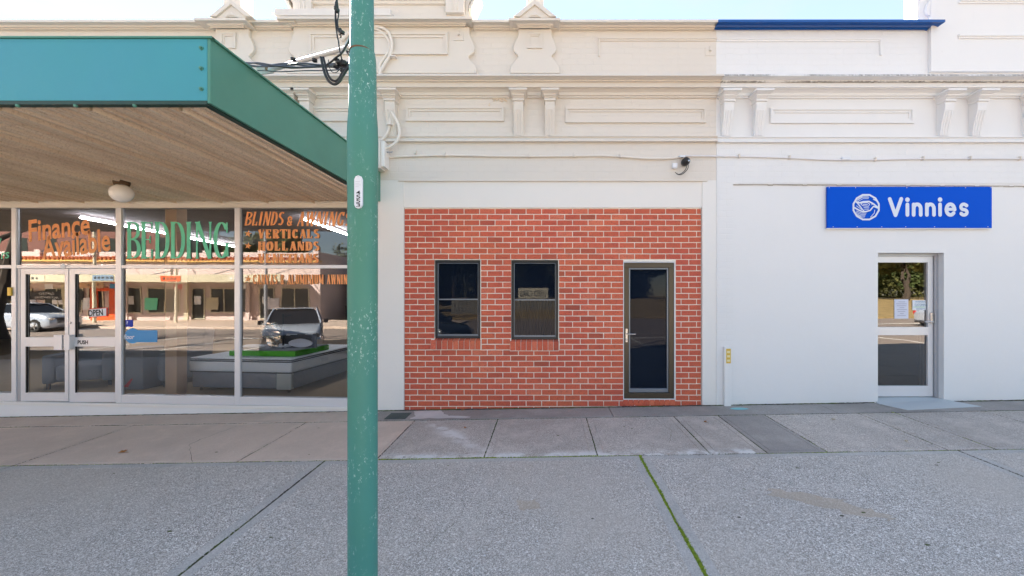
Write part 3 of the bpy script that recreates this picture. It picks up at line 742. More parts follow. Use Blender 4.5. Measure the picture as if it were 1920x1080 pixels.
for i, (a, b_, z0, z1) in enumerate(allb):
    j = random.gauss(0, .0013)
    if i < 296:
        o = bpy.data.objects.new('brick', brick_mesh(b_-a, z1-z0)); COL.objects.link(o)
        o.location = ((a+b_)/2, YF+j, (z0+z1)/2); o.rotation_euler = (random.gauss(0,.003), random.gauss(0,.003), random.gauss(0,.004))
        attach(o, bw)
    else:
        me = brick_mesh(b_-a, z1-z0); c = Vector(((a+b_)/2, YF+j, (z0+z1)/2))
        rest.add([v.co+c for v in me.vertices], [tuple(p.vertices) for p in me.polygons])
tag(rest.obj('brickwork', M['brick'], bw), kind='stuff')
g = G(); zb = -.15
xs = sorted({BX0-.002, BX1+.004, *[v for o in OPEN for v in o[:2]]})
for a, b_ in zip(xs, xs[1:]):
    mid = (a+b_)/2; op = [o for o in OPEN if o[0] < mid < o[1]]
    if not op: g.box(a, b_, YF+.007, WALL+.3, zb, ztop-.001)
    else:
        g.box(a, b_, YF+.007, WALL+.3, zb, op[0][2]-.02); g.box(a, b_, YF+.007, WALL+.3, op[0][3]+.004, ztop-.001)
g.obj('mortar', M['mortar'], bw)
for a, b_, c, d_ in SILLS:
    n = 9; pw = (b_-a)/n
    for k in range(n):
        q = G(); x0 = a+k*pw+.004; x1 = a+(k+1)*pw-.004; 
        q.prismx([(YF-.020, c+.004), (YF+.05, c+.004), (YF+.09, d_+.008), (YF-.022, d_-.022), (YF-.024, d_-.03)][::-1], x0, x1)
        o = q.obj('sill_brick', M['brick'], bw, bevel=.0025, seg=1, origin=((x0+x1)/2, YF, (c+d_)/2)); o.rotation_euler = (0, R(random.gauss(0,.9)), 0)
    q = G(); q.prismx([(YF-.012, c-.006), (YF+.05, c-.006), (YF+.09, d_+.0), (YF-.014, d_-.03)][::-1], a, b_); q.obj('sill_mortar', M['mortar'], bw)
q = G()
for k in range(10):     # soldier bricks under the door
    x0 = OPEN[2][0]+k*(OPEN[2][1]-OPEN[2][0])/10; o = G(); o.box(x0+.004, x0+(OPEN[2][1]-OPEN[2][0])/10-.004, YF-.004, YF+.03, Z(760.5), OPEN[2][2]-.022)
    o.obj('sill_brick', M['brick'], bw, bevel=.002, seg=1, origin=(x0, YF, 0))
def window(a, b_, c, d_, curtain):
    y = YF+.050; w_ = .035
    f = G()
    def fr(x0, x1, z0, z1, t, ya, yb):
        f.box(x0, x1, ya, yb, z0, z0+t); f.box(x0, x1, ya, yb, z1-t, z1); f.box(x0, x0+t, ya, yb, z0+t, z1-t); f.box(x1-t, x1, ya, yb, z0+t, z1-t)
    fr(a+.004, b_-.004, c+.012, d_-.004, .036, y, y+.07)
    wf = f.obj('window', M['bronze'], bw, bevel=.003, seg=1)
    f = G(); fr(a+.041, b_-.041, c+.049, d_-.041, .008, y+.006, y+.03); zm = c+(d_-c)*.505
    f.box(a+.049, b_-.049, y+.001, y+.035, zm-.010, zm+.010); f.box(a+.041, b_-.041, y+.008, y+.03, c+.057, c+.076)
    f.obj('sash_frame', M['steel_bead'], wf, bevel=.002, seg=1)
    for z0, z1 in ((c+.05, zm-.005), (zm+.005, d_-.045)):
        p = G(); p.add([(a+.045,y+.020,z0),(b_-.045,y+.020,z0),(b_-.045,y+.020,z1),(a+.045,y+.020,z1)], [(0,1,2,3)]); p.obj('pane', M['glass_screen'], wf)
    if curtain:
        p = G(); n = 60; x0, x1 = a+.05, b_-.05
        vs = []
        for i in range(n+1):
            x = x0+(x1-x0)*i/n; yy = y+.12+.022*math.sin(i*1.15)+.008*math.sin(i*.4); vs += [(x, yy, c+.05), (x, yy, zm-.01)]
        p.add(vs, [(2*i, 2*i+2, 2*i+3, 2*i+1) for i in range(n)]); p.obj('curtain', mat('grey_curtain', (.07,.075,.08), .9), wf)
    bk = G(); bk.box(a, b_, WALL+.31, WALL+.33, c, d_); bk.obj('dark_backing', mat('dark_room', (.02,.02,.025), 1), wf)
window(*OPEN[0], False); window(*OPEN[1], True)
a, b_, c, d_ = OPEN[2]
def frameg(x0, x1, z0, z1, t, ya, yb, bot=None):
    f = G(); bt = bot or t
    f.box(x0, x1, ya, yb, z0, z0+bt); f.box(x0, x1, ya, yb, z1-t, z1); f.box(x0, x0+t, ya, yb, z0+bt, z1-t); f.box(x1-t, x1, ya, yb, z0+bt, z1-t); return f
dr = frameg(a+.001, b_-.001, c-.018, d_-.001, .011, YF-.004, YF+.1).obj('door', M['sign_white'], bw, bevel=.002, seg=1, label='dark bronze security door with pale outer bead')
frameg(a+.013, b_-.013, c-.006, d_-.013, .080, YF+.012, YF+.07, .085).obj('door_frame', M['bronze_brown'], dr, bevel=.004, seg=1)
frameg(a+.094, b_-.094, c+.085, d_-.094, .022, YF+.03, YF+.08, .06).obj('leaf_frame', M['steel_bead'], dr, bevel=.003, seg=1)
p = G(); p.add([(a+.11,YF+.06,c+.14),(b_-.11,YF+.06,c+.14),(b_-.11,YF+.06,d_-.11),(a+.11,YF+.06,d_-.11)], [(0,1,2,3)]); p.obj('pane', M['glass_door'], dr)
h = G(); hx = a+.055; hz = Z(630)
h.box(hx-.017, hx+.017, YF+.002, YF+.013, hz-.10, hz+.11); h.tube([(hx, YF+.01, hz+.03), (hx, YF-.04, hz+.03), (hx+.13, YF-.045, hz+.03)], .008, 8); h.lathe((hx, YF+.002, hz-.06), [(.014, .0), (.014, -.012), (.010, -.016)], 12, axis='y')
h.obj('handle', M['chrome'], dr, bevel=.002, seg=1)
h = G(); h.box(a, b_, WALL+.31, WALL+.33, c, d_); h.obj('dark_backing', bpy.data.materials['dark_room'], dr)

# ------------------------------------------------------------------ shopfront (parts of the cream building)
ZSILL = lambda px: Z(752+ (px)*.0165 )     # bottom of the frames, follows the sloping sill
YG = WALL+.030
def vpost(px0, px1, name, z0, z1, y0=WALL-.005, y1=WALL+.045, m_='alu'):
    g = G(); g.box(X(px0, y0), X(px1, y0), y0, y1, z0, z1); return g.obj(name, M[m_], bA, bevel=.004, seg=2)
ZH = Z(389.5); ZT0, ZT1 = Z(503), Z(497)
g = G(); g.box(XL, X(706), WALL-.01, WALL+.11, Z(389.5), Z(379)); g.box(XL, X(706), WALL-.03, WALL-.0, Z(381.5), Z(378)); g.obj('head_rail', M['alu_cream'], bA, bevel=.004, seg=2)
posts = [(-830,-820),(-618,-608),(-407,-397),(-196,-188),(21,29.5),(216.5,227),(439.5,449.5),(662,672),(698,706)]
for a, b_ in posts: 
    vpost(a, b_, 'mullion', ZSILL((a+b_)/2)-.0, ZH, m_='alu')
bays = [(-188,21),(29.5,216.5),(-820,-618),(-608,-407),(-397,-196),(227,439.5),(449.5,662),(672,698)]
for i, (a, b_) in enumerate(bays):
    g = G(); g.box(X(a), X(b_), WALL+.0, WALL+.09, ZT0, ZT1); g.obj('transom', M['alu'], bA, bevel=.003, seg=2)
    t = G(); t.add([(X(a)-.01,YG,ZT1-.005),(X(b_)+.01,YG,ZT1-.005),(X(b_)+.01,YG,ZH+.005),(X(a)-.01,YG,ZH+.005)], [(0,1,2,3)]); top = t.obj('glass_pane', M['glass'], bA)
    if i == 1: topd = top
    if i != 1:
        zl = ZSILL(b_)+.055; zr = zl
        g = G(); s0, s1 = ZSILL(a), ZSILL(b_)
        g.add([(X(a),WALL,s0),(X(b_),WALL,s1),(X(b_),WALL+.1,s1),(X(a),WALL+.1,s0),(X(a),WALL,s0+.125),(X(b_),WALL,s1+.125),(X(b_),WALL+.1,s1+.125),(X(a),WALL+.1,s0+.125)],
              [(0,3,2,1),(4,5,6,7),(0,1,5,4),(1,2,6,5),(2,3,7,6),(3,0,4,7)]); g.obj('bottom_rail', M['alu'], bA, bevel=.004, seg=2)
        t = G(); t.add([(X(a)-.01,YG,s0+.11),(X(b_)+.01,YG,s1+.11),(X(b_)+.01,YG,ZT0+.005),(X(a)-.01,YG,ZT0+.005)], [(0,1,2,3)]); t.obj('glass_pane', M['glass'], bA)
    # inner glazing bead, seen edge on at the left of every pane
    g = G(); g.box(X(a), X(a)+.016, WALL+.010, WALL+.0285, ZT1, ZH); 
    if i != 1: g.box(X(a), X(a)+.016, WALL+.010, WALL+.0285, ZSILL(a)+.12, ZT0)
    g.obj('glazing_bead', M['alu_grey'], bA, bevel=.002, seg=1)
g = G(); g.box(XL, X(-830), WALL+.0, WALL+.3, -1, Z(389.6)); g.obj('side_wall', M['cream'], bA)
# plinth and sill under the shopfront
g = G(); s0, s1 = ZSILL(-1200), ZSILL(706)
for yo, za, zb2 in ((WALL-.03, 0, -.028), (WALL-.045, -.028, -.05)):
    pass
def slope_box(g, pxa, pxb, y0, y1, o0, o1):
    a0 = ZSILL(pxa); b0 = ZSILL(pxb); xa, xb = X(pxa), X(pxb)
    g.add([(xa,y0,a0+o1),(xb,y0,b0+o1),(xb,y1,b0+o1),(xa,y1,a0+o1),(xa,y0,a0+o0),(xb,y0,b0+o0),(xb,y1,b0+o0),(xa,y1,a0+o0)],
          [(0,3,2,1),(4,5,6,7),(0,1,5,4),(1,2,6,5),(2,3,7,6),(3,0,4,7)])
slope_box(g, -1200, 706, WALL-.035, WALL+.2, -.001, -.035); slope_box(g, -1200, 706, WALL-.022, WALL+.2, -.035, -.055)
g.obj('sill', M['cream_grey'], bA, bevel=.006, seg=2)
g = G(); slope_box(g, -1200, 706, WALL-.012, WALL+.3, -.055, -.6); g.obj('plinth', M['white'], bA)
# double doors
def leaf(px0, px1, gx0, gx1, hside, lab):
    x0, x1 = X(px0), X(px1); zb = ZSILL((px0+px1)/2)+.006; zt = ZT0-.004; y0, y1 = WALL+.015, WALL+.06
    g0, g1 = X(gx0), X(gx1); zr0, zr1 = Z(650), Z(632.5); zg = Z(737); zgt = Z(514)
    f = G()
    f.box(x0, g0, y0, y1, zb, zt); f.box(g1, x1, y0, y1, zb, zt); f.box(g0, g1, y0, y1, zgt, zt-.0005); f.box(g0, g1, y0, y1, zr0, zr1); f.box(g0, g1, y0, y1, zb+.0005, zg)
    d = f.obj('door', M['alu'], bA, bevel=.003, seg=2, label=lab)
    for z0, z1 in ((zg, zr0), (zr1, zgt)):
        p = G(); p.add([(g0-.004,y0+.025,z0-.004),(g1+.004,y0+.025,z0-.004),(g1+.004,y0+.025,z1+.004),(g0-.004,y0+.025,z1+.004)], [(0,1,2,3)]); p.obj('pane', M['glass'], d)
        p = G(); p.box(g0-.002, g0+.012, y0+.004, y0+.024, z0, z1); p.obj('gasket', M['black'], d)
    h = G(); hx0, hx1 = (X(108), X(123.5)) if hside else (X(126.5), X(137.5))
    h.box(hx0, hx1, WALL-.05, WALL-.035, Z(655.5), Z(627.5)); h.box(hx0 if hside else hx1-.03, hx0+.03 if hside else hx1, WALL-.036, y0+.001, Z(654), Z(629))
    h.obj('handle', M['alu'], d, bevel=.004, seg=2)
    return d
dl = leaf(36, 125.8, 45, 119, True, 'left leaf of the aluminium double door')
dR = leaf(127.4, 216.5, 138, 213.5, False, 'right leaf of the aluminium double door marked PUSH')
g = G(); g.lathe((X(130.5), WALL+.015, Z(605.5)), [(.016,0),(.016,-.006),(.010,-.009)], 14, axis='y'); g.box(X(130.5)-.004, X(130.5)+.004, WALL+.002, WALL+.012, Z(607), Z(604)); g.obj('lock', M['chrome'], dR)
g = G(); g.lathe((X(119), WALL-.006, Z(499.3)), [(.038,0),(.038,-.004),(.034,-.006)], 20, axis='y', ); nb = g.obj('number_badge', M['sign_white'], bA)
g = G(); g.box(X(18.5), X(25), WALL-.03, WALL-.006, Z(554.5), Z(539)); g.obj('lock_keeper', M['brass'], bA, bevel=.002, seg=1)
g = G(); g.box(X(29.6), X(36), WALL+.01, WALL+.04, ZSILL(33), ZT0); g.obj('door_jamb', M['alu_grey'], bA, bevel=.003, seg=1)

# ------------------------------------------------------------------ lettering
class Pen:
    """draws flat letters as polygons on the plane y=const"""
    def __init__(s, x, z, sx, sz, y, T=.2, t=.07, shear=0, rot=0, flare=0, rnd=False):
        s.g = G(); s.x, s.z, s.sx, s.sz, s.y = x, z, sx, sz, y; s.T, s.t, s.sh, s.rot, s.fl, s.rnd = T, t, shear, rot, flare, rnd; s.n = 0; s.cx = 0
    def P(s, u, v):
        u = u+s.cx; a = u*s.sx+v*s.sz*s.sh; b_ = v*s.sz
        c, d = math.cos(s.rot), math.sin(s.rot)
        return (s.x+a*c-b_*d, s.z+a*d+b_*c)
    def poly(s, pts):
        s.n += 1; q = [s.P(*p) for p in pts]
        area = sum(q[i][0]*q[(i+1)%len(q)][1]-q[(i+1)%len(q)][0]*q[i][1] for i in range(len(q)))
        if area < 0: q = q[::-1]
        s.g.add([(x, s.y-.00012*s.n, z) for x, z in q], [tuple(range(len(q)))])
    def stroke(s, pts, w=None, fl=(1, 1)):
        asp = s.sz/s.sx
        P = [Vector(p) for p in pts]; n = len(P); Lp = []; Rp = []
        for i, p in enumerate(P):
            t = P[min(i+1, n-1)]-P[max(i-1, 0)]
            tt = Vector((t.x, t.y*asp)).normalized()
            wid = w if w is not None else s.t+(s.T-s.t)*abs(tt.y)**1.4
            nrm = Vector((-tt.y, tt.x/asp))
            Lp.append(p+nrm*wid/2); Rp.append(p-nrm*wid/2)
        for i in range(n-1):
            s.poly([Lp[i], Rp[i], Rp[i+1], Lp[i+1]])
        if s.rnd:
            for p in (P[0], P[-1]):
                s.poly([(p.x+s.T/2*math.cos(a*.393), p.y+s.T/2*math.sin(a*.393)/asp) for a in range(16)])
        if s.fl:
            for e, (p, q) in enumerate(((P[0], P[1]), (P[-1], P[-2]))):
                if not fl[e]: continue
                t = (q-p); tt = Vector((t.x, t.y*asp)).normalized(); nrm = Vector((-tt.y, tt.x/asp)); d = Vector((tt.x, tt.y/asp))
                wid = w if w is not None else s.t+(s.T-s.t)*abs(tt.y)**1.4
                k = s.fl
                s.poly([p+nrm*(wid/2+k)-d*.02, p+nrm*(wid/2+k*.35)+d*.05, p+nrm*(wid/2)+d*.16, p-nrm*(wid/2)+d*.16, p-nrm*(wid/2+k*.35)+d*.05, p-nrm*(wid/2+k)-d*.02, p+d*.03])
def arc(cx, cz, rx, rz, a0, a1, n=10):
    return [(cx+rx*math.cos(R(a0+(a1-a0)*i/n)), cz+rz*math.sin(R(a0+(a1-a0)*i/n))) for i in range(n+1)]
def glyph(pn, ch, W):
    s = pn; T = s.T; t = s.t; l = T/2+.02; r = W-T/2-.02; e = t/2
    S_ = s.stroke
    if ch == 'B': S_([(l,0),(l,1)]); S_([(l,1-e)]+arc(W*.5,.76,W*.5-T/2,.24-e,90,-90)+[(l,.52)],None,(0,0)); S_([(l,.52)]+arc(W*.5,.27,W*.55-T/2,.27-e,90,-90)+[(l,e)],None,(0,0))
    elif ch == 'E': S_([(l,0),(l,1)]); S_([(l,1-e),(r,1-e)],t,(0,0)); S_([(l,.52),(r*.85,.52)],t,(0,0)); S_([(l,e),(r,e)],t,(0,0)); S_([(r+T*.1,1),(r+T*.1,.74)],t*1.3,(0,0)); S_([(r+T*.1,0),(r+T*.1,.26)],t*1.3,(0,0)); S_([(r*.85,.62),(r*.85,.42)],t,(0,0))
    elif ch == 'D': S_([(l,0),(l,1)]); S_([(l,1-e)]+arc(W*.42,.5,W*.58-T/2,.5-e,90,-90,16)+[(l,e)],None,(0,0))
    elif ch == 'I': S_([(l,0),(l,1)])
    elif ch == 'N': S_([(l-T*.15,0),(l-T*.15,1)],max(t*1.6,T*.5)); S_([(l,1),(r,0)],T,(1,0)); S_([(r+T*.15,1),(r+T*.15,0)],max(t*1.6,T*.5),(1,0))
    elif ch in 'GC': 
        S_(arc(W*.52,.5,W*.5-T/2,.5-e,38,322,20),None,(0,0)); S_([(r,.98),(r,.70)],t*1.5,(0,0))
        if ch == 'G': S_([(r,.42),(r,.06)],T*.8,(1,0)); 
        else: S_([(r,.28),(r,.04)],t*1.5,(0,0))
    elif ch == 'O': S_(arc(W*.5,.5,W*.5-T/2,.5-e,90,450,24),None,(0,0))
    elif ch == 'V': S_([(l-T*.1,1),(W*.5,0)],T,(1,0)); S_([(r+T*.1,1),(W*.5,0)],max(t*1.3,T*.45),(1,0))
    elif ch == 'A': S_([(l-T*.1,0),(W*.5,1)],max(t*1.3,T*.45),(1,0)); S_([(r+T*.1,0),(W*.5,1)],T,(1,0)); S_([(W*.28,.32),(W*.72,.32)],t,(0,0))
    elif ch == 'R': S_([(l,0),(l,1)]); S_([(l,1-e)]+arc(W*.48,.75,W*.5-T/2,.25-e,90,-90)+[(l,.5)],None,(0,0)); S_([(W*.5,.5),(r+T*.1,0)],T,(0,1))
    elif ch == 'T': S_([(W*.5,0),(W*.5,1)]); S_([(0.02,1-e),(W-.02,1-e)],t,(0,0)); S_([(.04,1),(.04,.76)],t*1.3,(0,0)); S_([(W-.04,1),(W-.04,.76)],t*1.3,(0,0))
    elif ch == 'L': S_([(l,0),(l,1)]); S_([(l,e),(r,e)],t,(0,0)); S_([(r+T*.1,0),(r+T*.1,.28)],t*1.3,(0,0))
    elif ch == 'S': S_(arc(W*.5,.75,W*.5-T/2,.25-e,35,250,12)+arc(W*.5,.27,W*.5-T/2,.27-e,70,-145,12),None,(0,0))
    elif ch == 'H': S_([(l,0),(l,1)]); S_([(r,0),(r,1)]); S_([(l,.5),(r,.5)],t,(0,0))
    elif ch == 'U': S_([(l,1),(l,.28)]+arc(W*.5,.28,W*.5-T/2-.02,.28-e,180,360)+[(r,1)])
    elif ch == 'M': S_([(l-T*.2,0),(l-T*.2,1)],T*.5); S_([(l,1),(W*.5,.1)],T,(1,0)); S_([(W*.5,.1),(r,1)],t*1.2,(0,0)); S_([(r,0),(r,1)])
    elif ch == 'W': S_([(l-T*.1,1),(W*.3,0)],T,(1,0)); S_([(W*.3,0),(W*.5,.9)],t*1.3,(0,0)); S_([(W*.5,1),(W*.72,0)],T,(0,0)); S_([(W*.72,0),(r+T*.1,1)],t*1.3,(0,1))
    elif ch == '&': S_(arc(W*.45,.76,W*.24,.20,-60,230,12)+[(r,.02)],T*.7,(0,0)); S_([(W*.28,.6)]+arc(W*.42,.27,W*.38-T/3,.25,120,340,10)+[(r,.5)],T*.6,(0,0))
    elif ch == 'v': S_([(l,1),(W*.5,.0)],T); S_([(W*.5,.0),(r,1)],T)
    elif ch == 'i': S_([(l,.66),(l,.02)],T); s.poly([(l+T*.62*math.cos(a*.393),.955+T*.62*math.sin(a*.393)*s.sx/s.sz) for a in range(16)])
    elif ch == 'n': S_([(l,.66),(l,.02)],T); S_([(l,.40)]+arc(W*.5,.40,W*.5-T/2-.02,.27,180,0,10)+[(r,.02)],T)
    elif ch == 'e': S_([(l,.36),(r,.36)],T*.8); S_(arc(W*.5,.34,W*.5-T/2-.02,.33,0,318,18),T)
    elif ch == 's': S_(arc(W*.5,.50,W*.5-T/2-.03,.17,30,255,9)+arc(W*.5,.17,W*.5-T/2-.02,.165,75,-150,9),T*.92)
WID = {'I':.42,'L':.74,'E':.76,'M':1.08,'W':1.15,'&':.8,'S':.72,'O':.86,'i':.30,'n':.62,'e':.64,'s':.56,'v':.80}
def word(txt, px0, px1, pyb, pyt, m_, parent, y, T=.26, t=.08, flare=.05, shear=0, gap=.09, rot=0, rnd=False, wid=None, name='lettering'):
    ws = [(wid or WID).get(ch, .82) if ch != ' ' else .45 for ch in txt]
    tot = sum(ws)+gap*(len(ws)-1)
    x0, x1 = X(px0, y), X(px1, y); z0, z1 = Z(pyb, y), Z(pyt, y)
    pn = Pen(x0, z0, (x1-x0)/tot, z1-z0, y, T, t, shear, rot, flare, rnd)
    for ch, w_ in zip(txt, ws):
        if ch != ' ': glyph(pn, ch, w_)
        pn.cx += w_+gap
    return pn.g.obj(name, m_, parent)
def text(txt, px0, px1, pyb, pyt, m_, parent, y, bold=.0, shear=0, rot=0, name='lettering', plane=None):
    cu = bpy.data.curves.new(name, 'FONT'); cu.body = txt; cu.size = 1; cu.offset = bold; cu.shear = shear; cu.resolution_u = 3
    tmp = bpy.data.objects.new(name, cu); COL.objects.link(tmp)
    bpy.context.view_layer.update()
    me = bpy.data.meshes.new_from_object(tmp.evaluated_get(bpy.context.evaluated_depsgraph_get()))
    bpy.data.objects.remove(tmp); bpy.data.curves.remove(cu)
    xs_ = [v.co.x for v in me.vertices]; zs_ = [v.co.y for v in me.vertices]
    a, b_, c, d_ = min(xs_), max(xs_), min(zs_), max(zs_)
    x0, x1, z0, z1 = X(px0, y), X(px1, y), Z(pyb, y), Z(pyt, y)
    cx, cz = (x0+x1)/2, (z0+z1)/2; co, si = math.cos(rot), math.sin(rot)
    for v in me.vertices:
        u = (v.co.x-a)/(b_-a)*(x1-x0)+x0-cx; q = (v.co.y-c)/(d_-c)*(z1-z0)+z0-cz
        v.co = (cx+u*co-q*si, y, cz+u*si+q*co)
    me.materials.clear(); me.materials.append(m_); me.name = name
    o = bpy.data.objects.new(name, me); COL.objects.link(o)
    if parent is not None: attach(o, parent)
    return o
YL = YG-.002
LB = lambda o, s_: (o.__setitem__('label', s_), o)[1]
LB(word('BEDDING', 238, 431, 485, 416, M['mint'], bA, YL, T=.22, t=.055, flare=.055, gap=.07, wid={'I':.44,'D':.83,'E':.72,'B':.76,'N':.95,'G':.92}), 'BEDDING in mint green tall serif letters')
LB(text('Finance', 51, 168, 447, 406, M['orange'], bA, YL, .022, .15, R(7), name='lettering'), 'Finance in slanting orange letters')
LB(text('Available', 76, 206, 479, 436, M['orange'], bA, YL, .022, .15, R(7.5)), 'Available in slanting orange letters')
LB(word('BLINDS', 458, 531, 423, 397, M['orange'], bA, YL, T=.27, t=.11, flare=0, shear=.18, gap=.12), 'BLINDS in orange italic letters')
word('&', 537, 549, 423, 406, M['orange'], bA, YL, T=.3, t=.12, flare=0, shear=.1)
word('AWNINGS', 556, 657, 424, 397, M['orange'], bA, YL, T=.27, t=.11, flare=0, shear=.18, gap=.12)
LB(word('VERTICALS', 484, 600, 447, 430, M['orange'], bA, YL, T=.33, t=.10, flare=.03, gap=.10), 'VERTICALS in orange bold serif letters')
LB(word('HOLLANDS', 484, 600, 470, 453, M['orange'], bA, YL, T=.33, t=.10, flare=.03, gap=.10), 'HOLLANDS in orange bold serif letters')
LB(word('VENETIANS', 484, 598, 493, 476, M['orange'], bA, YL, T=.33, t=.10, flare=.03, gap=.10), 'VENETIANS in orange bold serif letters')
LB(word('CANVAS & ALUMINIUM AWNINGS', 474, 668, 533, 515, M['orange'], bA, YL, T=.33, t=.12, flare=.03, gap=.10), 'CANVAS & ALUMINIUM AWNINGS in orange letters')
def star(px, py, r, n=5):
    g = G(); x, z = X(px, YL), Z(py, YL); r = r*.0082
    g.add([(x+(r if k % 2 == 0 else r*.38)*math.sin(k*math.pi/n+.2), YL, z+(r if k % 2 == 0 else r*.38)*math.cos(k*math.pi/n+.2)) for k in range(2*n)], [tuple(range(2*n))])
    return g.obj('star', M['orange'], bA)
for py in (438, 461, 484, 523): star(465, py, 7)
text('rs', 1, 18, 485, 473, M['mint'], bA, YL, .01, .3, R(8)); text('l', -4, 3, 462, 447, M['mint'], bA, YL, .01, .3)
text('PUSH', 145.5, 165, 645.5, 638, M['ink'], dR, WALL+.013, .03)
LB(text('TAX', 164, 177, 483, 478, M['red'], bA, YL, .0), 'small red TAX transfer')
# stickers on the glass
g = G(); g.lathe((X(245), YG-.003, Z(630)), [(.118,0),(.118,-.001)], 32, axis='y'); g.box(X(252), X(291.5), YG-.0025, YG-.0015, Z(642), Z(619.5)); st = g.obj('round_sticker', M['sticker_blue'], bA, label='light blue round Floor sticker with tab')
text('floor', 232, 252, 636, 627, M['sign_white'], st, YG-.0055, .02, .2)
g = G(); g.box(X(232), X(245.5), YG-.003, YG-.001, Z(613), Z(600)); st = g.obj('small_sticker', M['sticker_navy'], bA)
text('?', 237, 240, 608, 602, M['sign_white'], st, YG-.0045, .02)
sg = thing('open_sign', (X(180), WALL-.0, Z(588)), 'white OPEN sign with red edge hanging inside the right glass door', 'sign')
def tilt_box(g, px0, px1, py0, py1, y0, y1, sl):
    x0, x1, z0, z1 = X(px0), X(px1), Z(py1), Z(py0)
    g.add([(x0,y0,z0),(x1,y0,z0+sl),(x1,y1,z0+sl),(x0,y1,z0),(x0,y0,z1),(x1,y0,z1+sl),(x1,y1,z1+sl),(x0,y1,z1)], [(0,3,2,1),(4,5,6,7),(0,1,5,4),(1,2,6,5),(2,3,7,6),(3,0,4,7)])
g = G(); tilt_box(g, 162, 197, 579, 596, WALL+.034, WALL+.038, .02); g.obj('sign_board', mat('sign_red', (.6,.04,.02), .5), sg)
g = G(); tilt_box(g, 163, 194.5, 580.5, 594.5, WALL+.032, WALL+.0345, .02); g.obj('sign_face', M['sign_white'], sg)
text('OPEN', 165, 193, 592.5, 580.5, M['ink'], sg, WALL+.030, .03, 0, R(4))

# ------------------------------------------------------------------ Vinnies sign, door
vs_ = thing('shop_sign', (X(1706), WALL-.03, Z(388)), 'bright blue Vinnies sign board with white round hands emblem', 'sign')
YV = WALL-.045
g = G(); g.box(X(1552,YV), X(1860,YV), YV, WALL-.0105, Z(427.5,YV), Z(350,YV)); bd = g.obj('sign_board', M['sign_blue'], vs_, bevel=.002, seg=1)
g = G(); g.box(X(1551,YV), X(1861,YV), YV+.004, WALL-.0105, Z(428.8,YV), Z(427.6,YV)); g.box(X(1860.1,YV), X(1861.3,YV), YV+.004, WALL-.0105, Z(427.6,YV), Z(350,YV)); g.obj('sign_edge', M['sign_white'], vs_)
word('vinnies', 1664, 1816, 403.5, 373, M['letter_white'], vs_, YV-.002, T=.195, t=.195, flare=0, rnd=True, gap=.085, wid={'v':.84,'i':.24,'n':.60,'e':.66,'s':.56})
pn = Pen(X(1597.5,YV), Z(414,YV), (X(1650,YV)-X(1597.5,YV)), Z(363,YV)-Z(414,YV), YV-.002, .065, .065, rnd=False)
ring_o = [(.5+.5*math.cos(R(15+30*k)), .5+.5*math.sin(R(15+30*k))) for k in range(12)]; ring_i = [(.5+.435*math.cos(R(15+30*k)), .5+.435*math.sin(R(15+30*k))) for k in range(12)]
for k in range(12): pn.poly([ring_o[k], ring_o[(k+1)%12], ring_i[(k+1)%12], ring_i[k]])
for pts, w_ in ((((.13,.70),(.26,.66),(.40,.70),(.60,.71),(.76,.62),(.95,.46)),.055), (((.05,.50),(.22,.40),(.38,.33),(.50,.34),(.64,.38),(.76,.53),(.93,.46)),.05),
                (((.12,.72),(.24,.58),(.36,.42),(.42,.36)),.04), (((.30,.62),(.38,.66),(.55,.66),(.62,.61)),.026), (((.30,.62),(.38,.55),(.58,.53),(.62,.61)),.026), (((.38,.60),(.55,.59)),.022),
                (((.16,.74),(.36,.86),(.60,.86)),.02), (((.18,.78),(.38,.90),(.58,.90)),.018), (((.20,.71),(.38,.81),(.58,.81)),.018), (((.14,.36),(.34,.28),(.50,.28)),.02), (((.13,.31),(.32,.23),(.48,.23)),.02), (((.14,.26),(.30,.18),(.46,.18)),.02), (((.16,.21),(.34,.13),(.44,.14)),.02),
                (((.80,.40),(.78,.28),(.64,.12)),.022), (((.62,.06),(.72,.14)),.022), (((.74,.80),(.84,.74)),.04), (((.14,.55),(.34,.40)),.02), (((.68,.58),(.74,.62)),.02),(((.40,.48),(.60,.47)),.022),(((.42,.42),(.58,.42)),.02)):
    pn.stroke(pts, w_)
pn.g.obj('emblem', M['letter_white'], vs_)
g = G()
for px in (1554.5,1604,1700,1810,1858): g = G(); g.lathe((X(px,YV), YV-.001, Z(352,YV)), [(.006,0),(.006,-.003)], 8, axis='y'); g.obj('screw', M['sign_white'], vs_)
for px in (1562,1607,1653,1698,1752,1810,1852): g = G(); g.lathe((X(px,YV), YV-.001, Z(425.3,YV)), [(.006,0),(.006,-.003)], 8, axis='y'); g.obj('screw', M['sign_white'], vs_)

YD = WALL+.115
def Q(px, y=YD): return X(px, y)
f = G(); zd0, zd1 = Z(744, YD), Z(479, YD)
f.box(Q(1640), Q(1757), YD+.0, YD+.1, zd1, Z(470)); f.box(Q(1750), Q(1757), YD-.03, YD+.1, zd0, zd1-.0005); f.box(Q(1640), Q(1757), YD-.02, YD-.0005, Z(479.5), Z(474))
f.obj('door_frame', M['alu_grey'], bB, bevel=.003, seg=1)
f = G(); g0, g1 = Q(1632), Q(1740)
f.box(g0, Q(1749.3), YD, YD+.045, Z(491), zd1-.001); f.box(g1, Q(1749.3), YD, YD+.045, zd0+.004, Z(491)-.0003); f.box(g0, g1-.0003, YD, YD+.045, Z(630), Z(614.5)); f.box(g0, g1-.0003, YD, YD+.045, zd0+.004, Z(727)); f.box(g0, Q(1646)-.02, YD, YD+.045, Z(727), Z(491))
vd = f.obj('door', M['alu'], bB, bevel=.003, seg=2, label='white aluminium glazed door with mid rail')
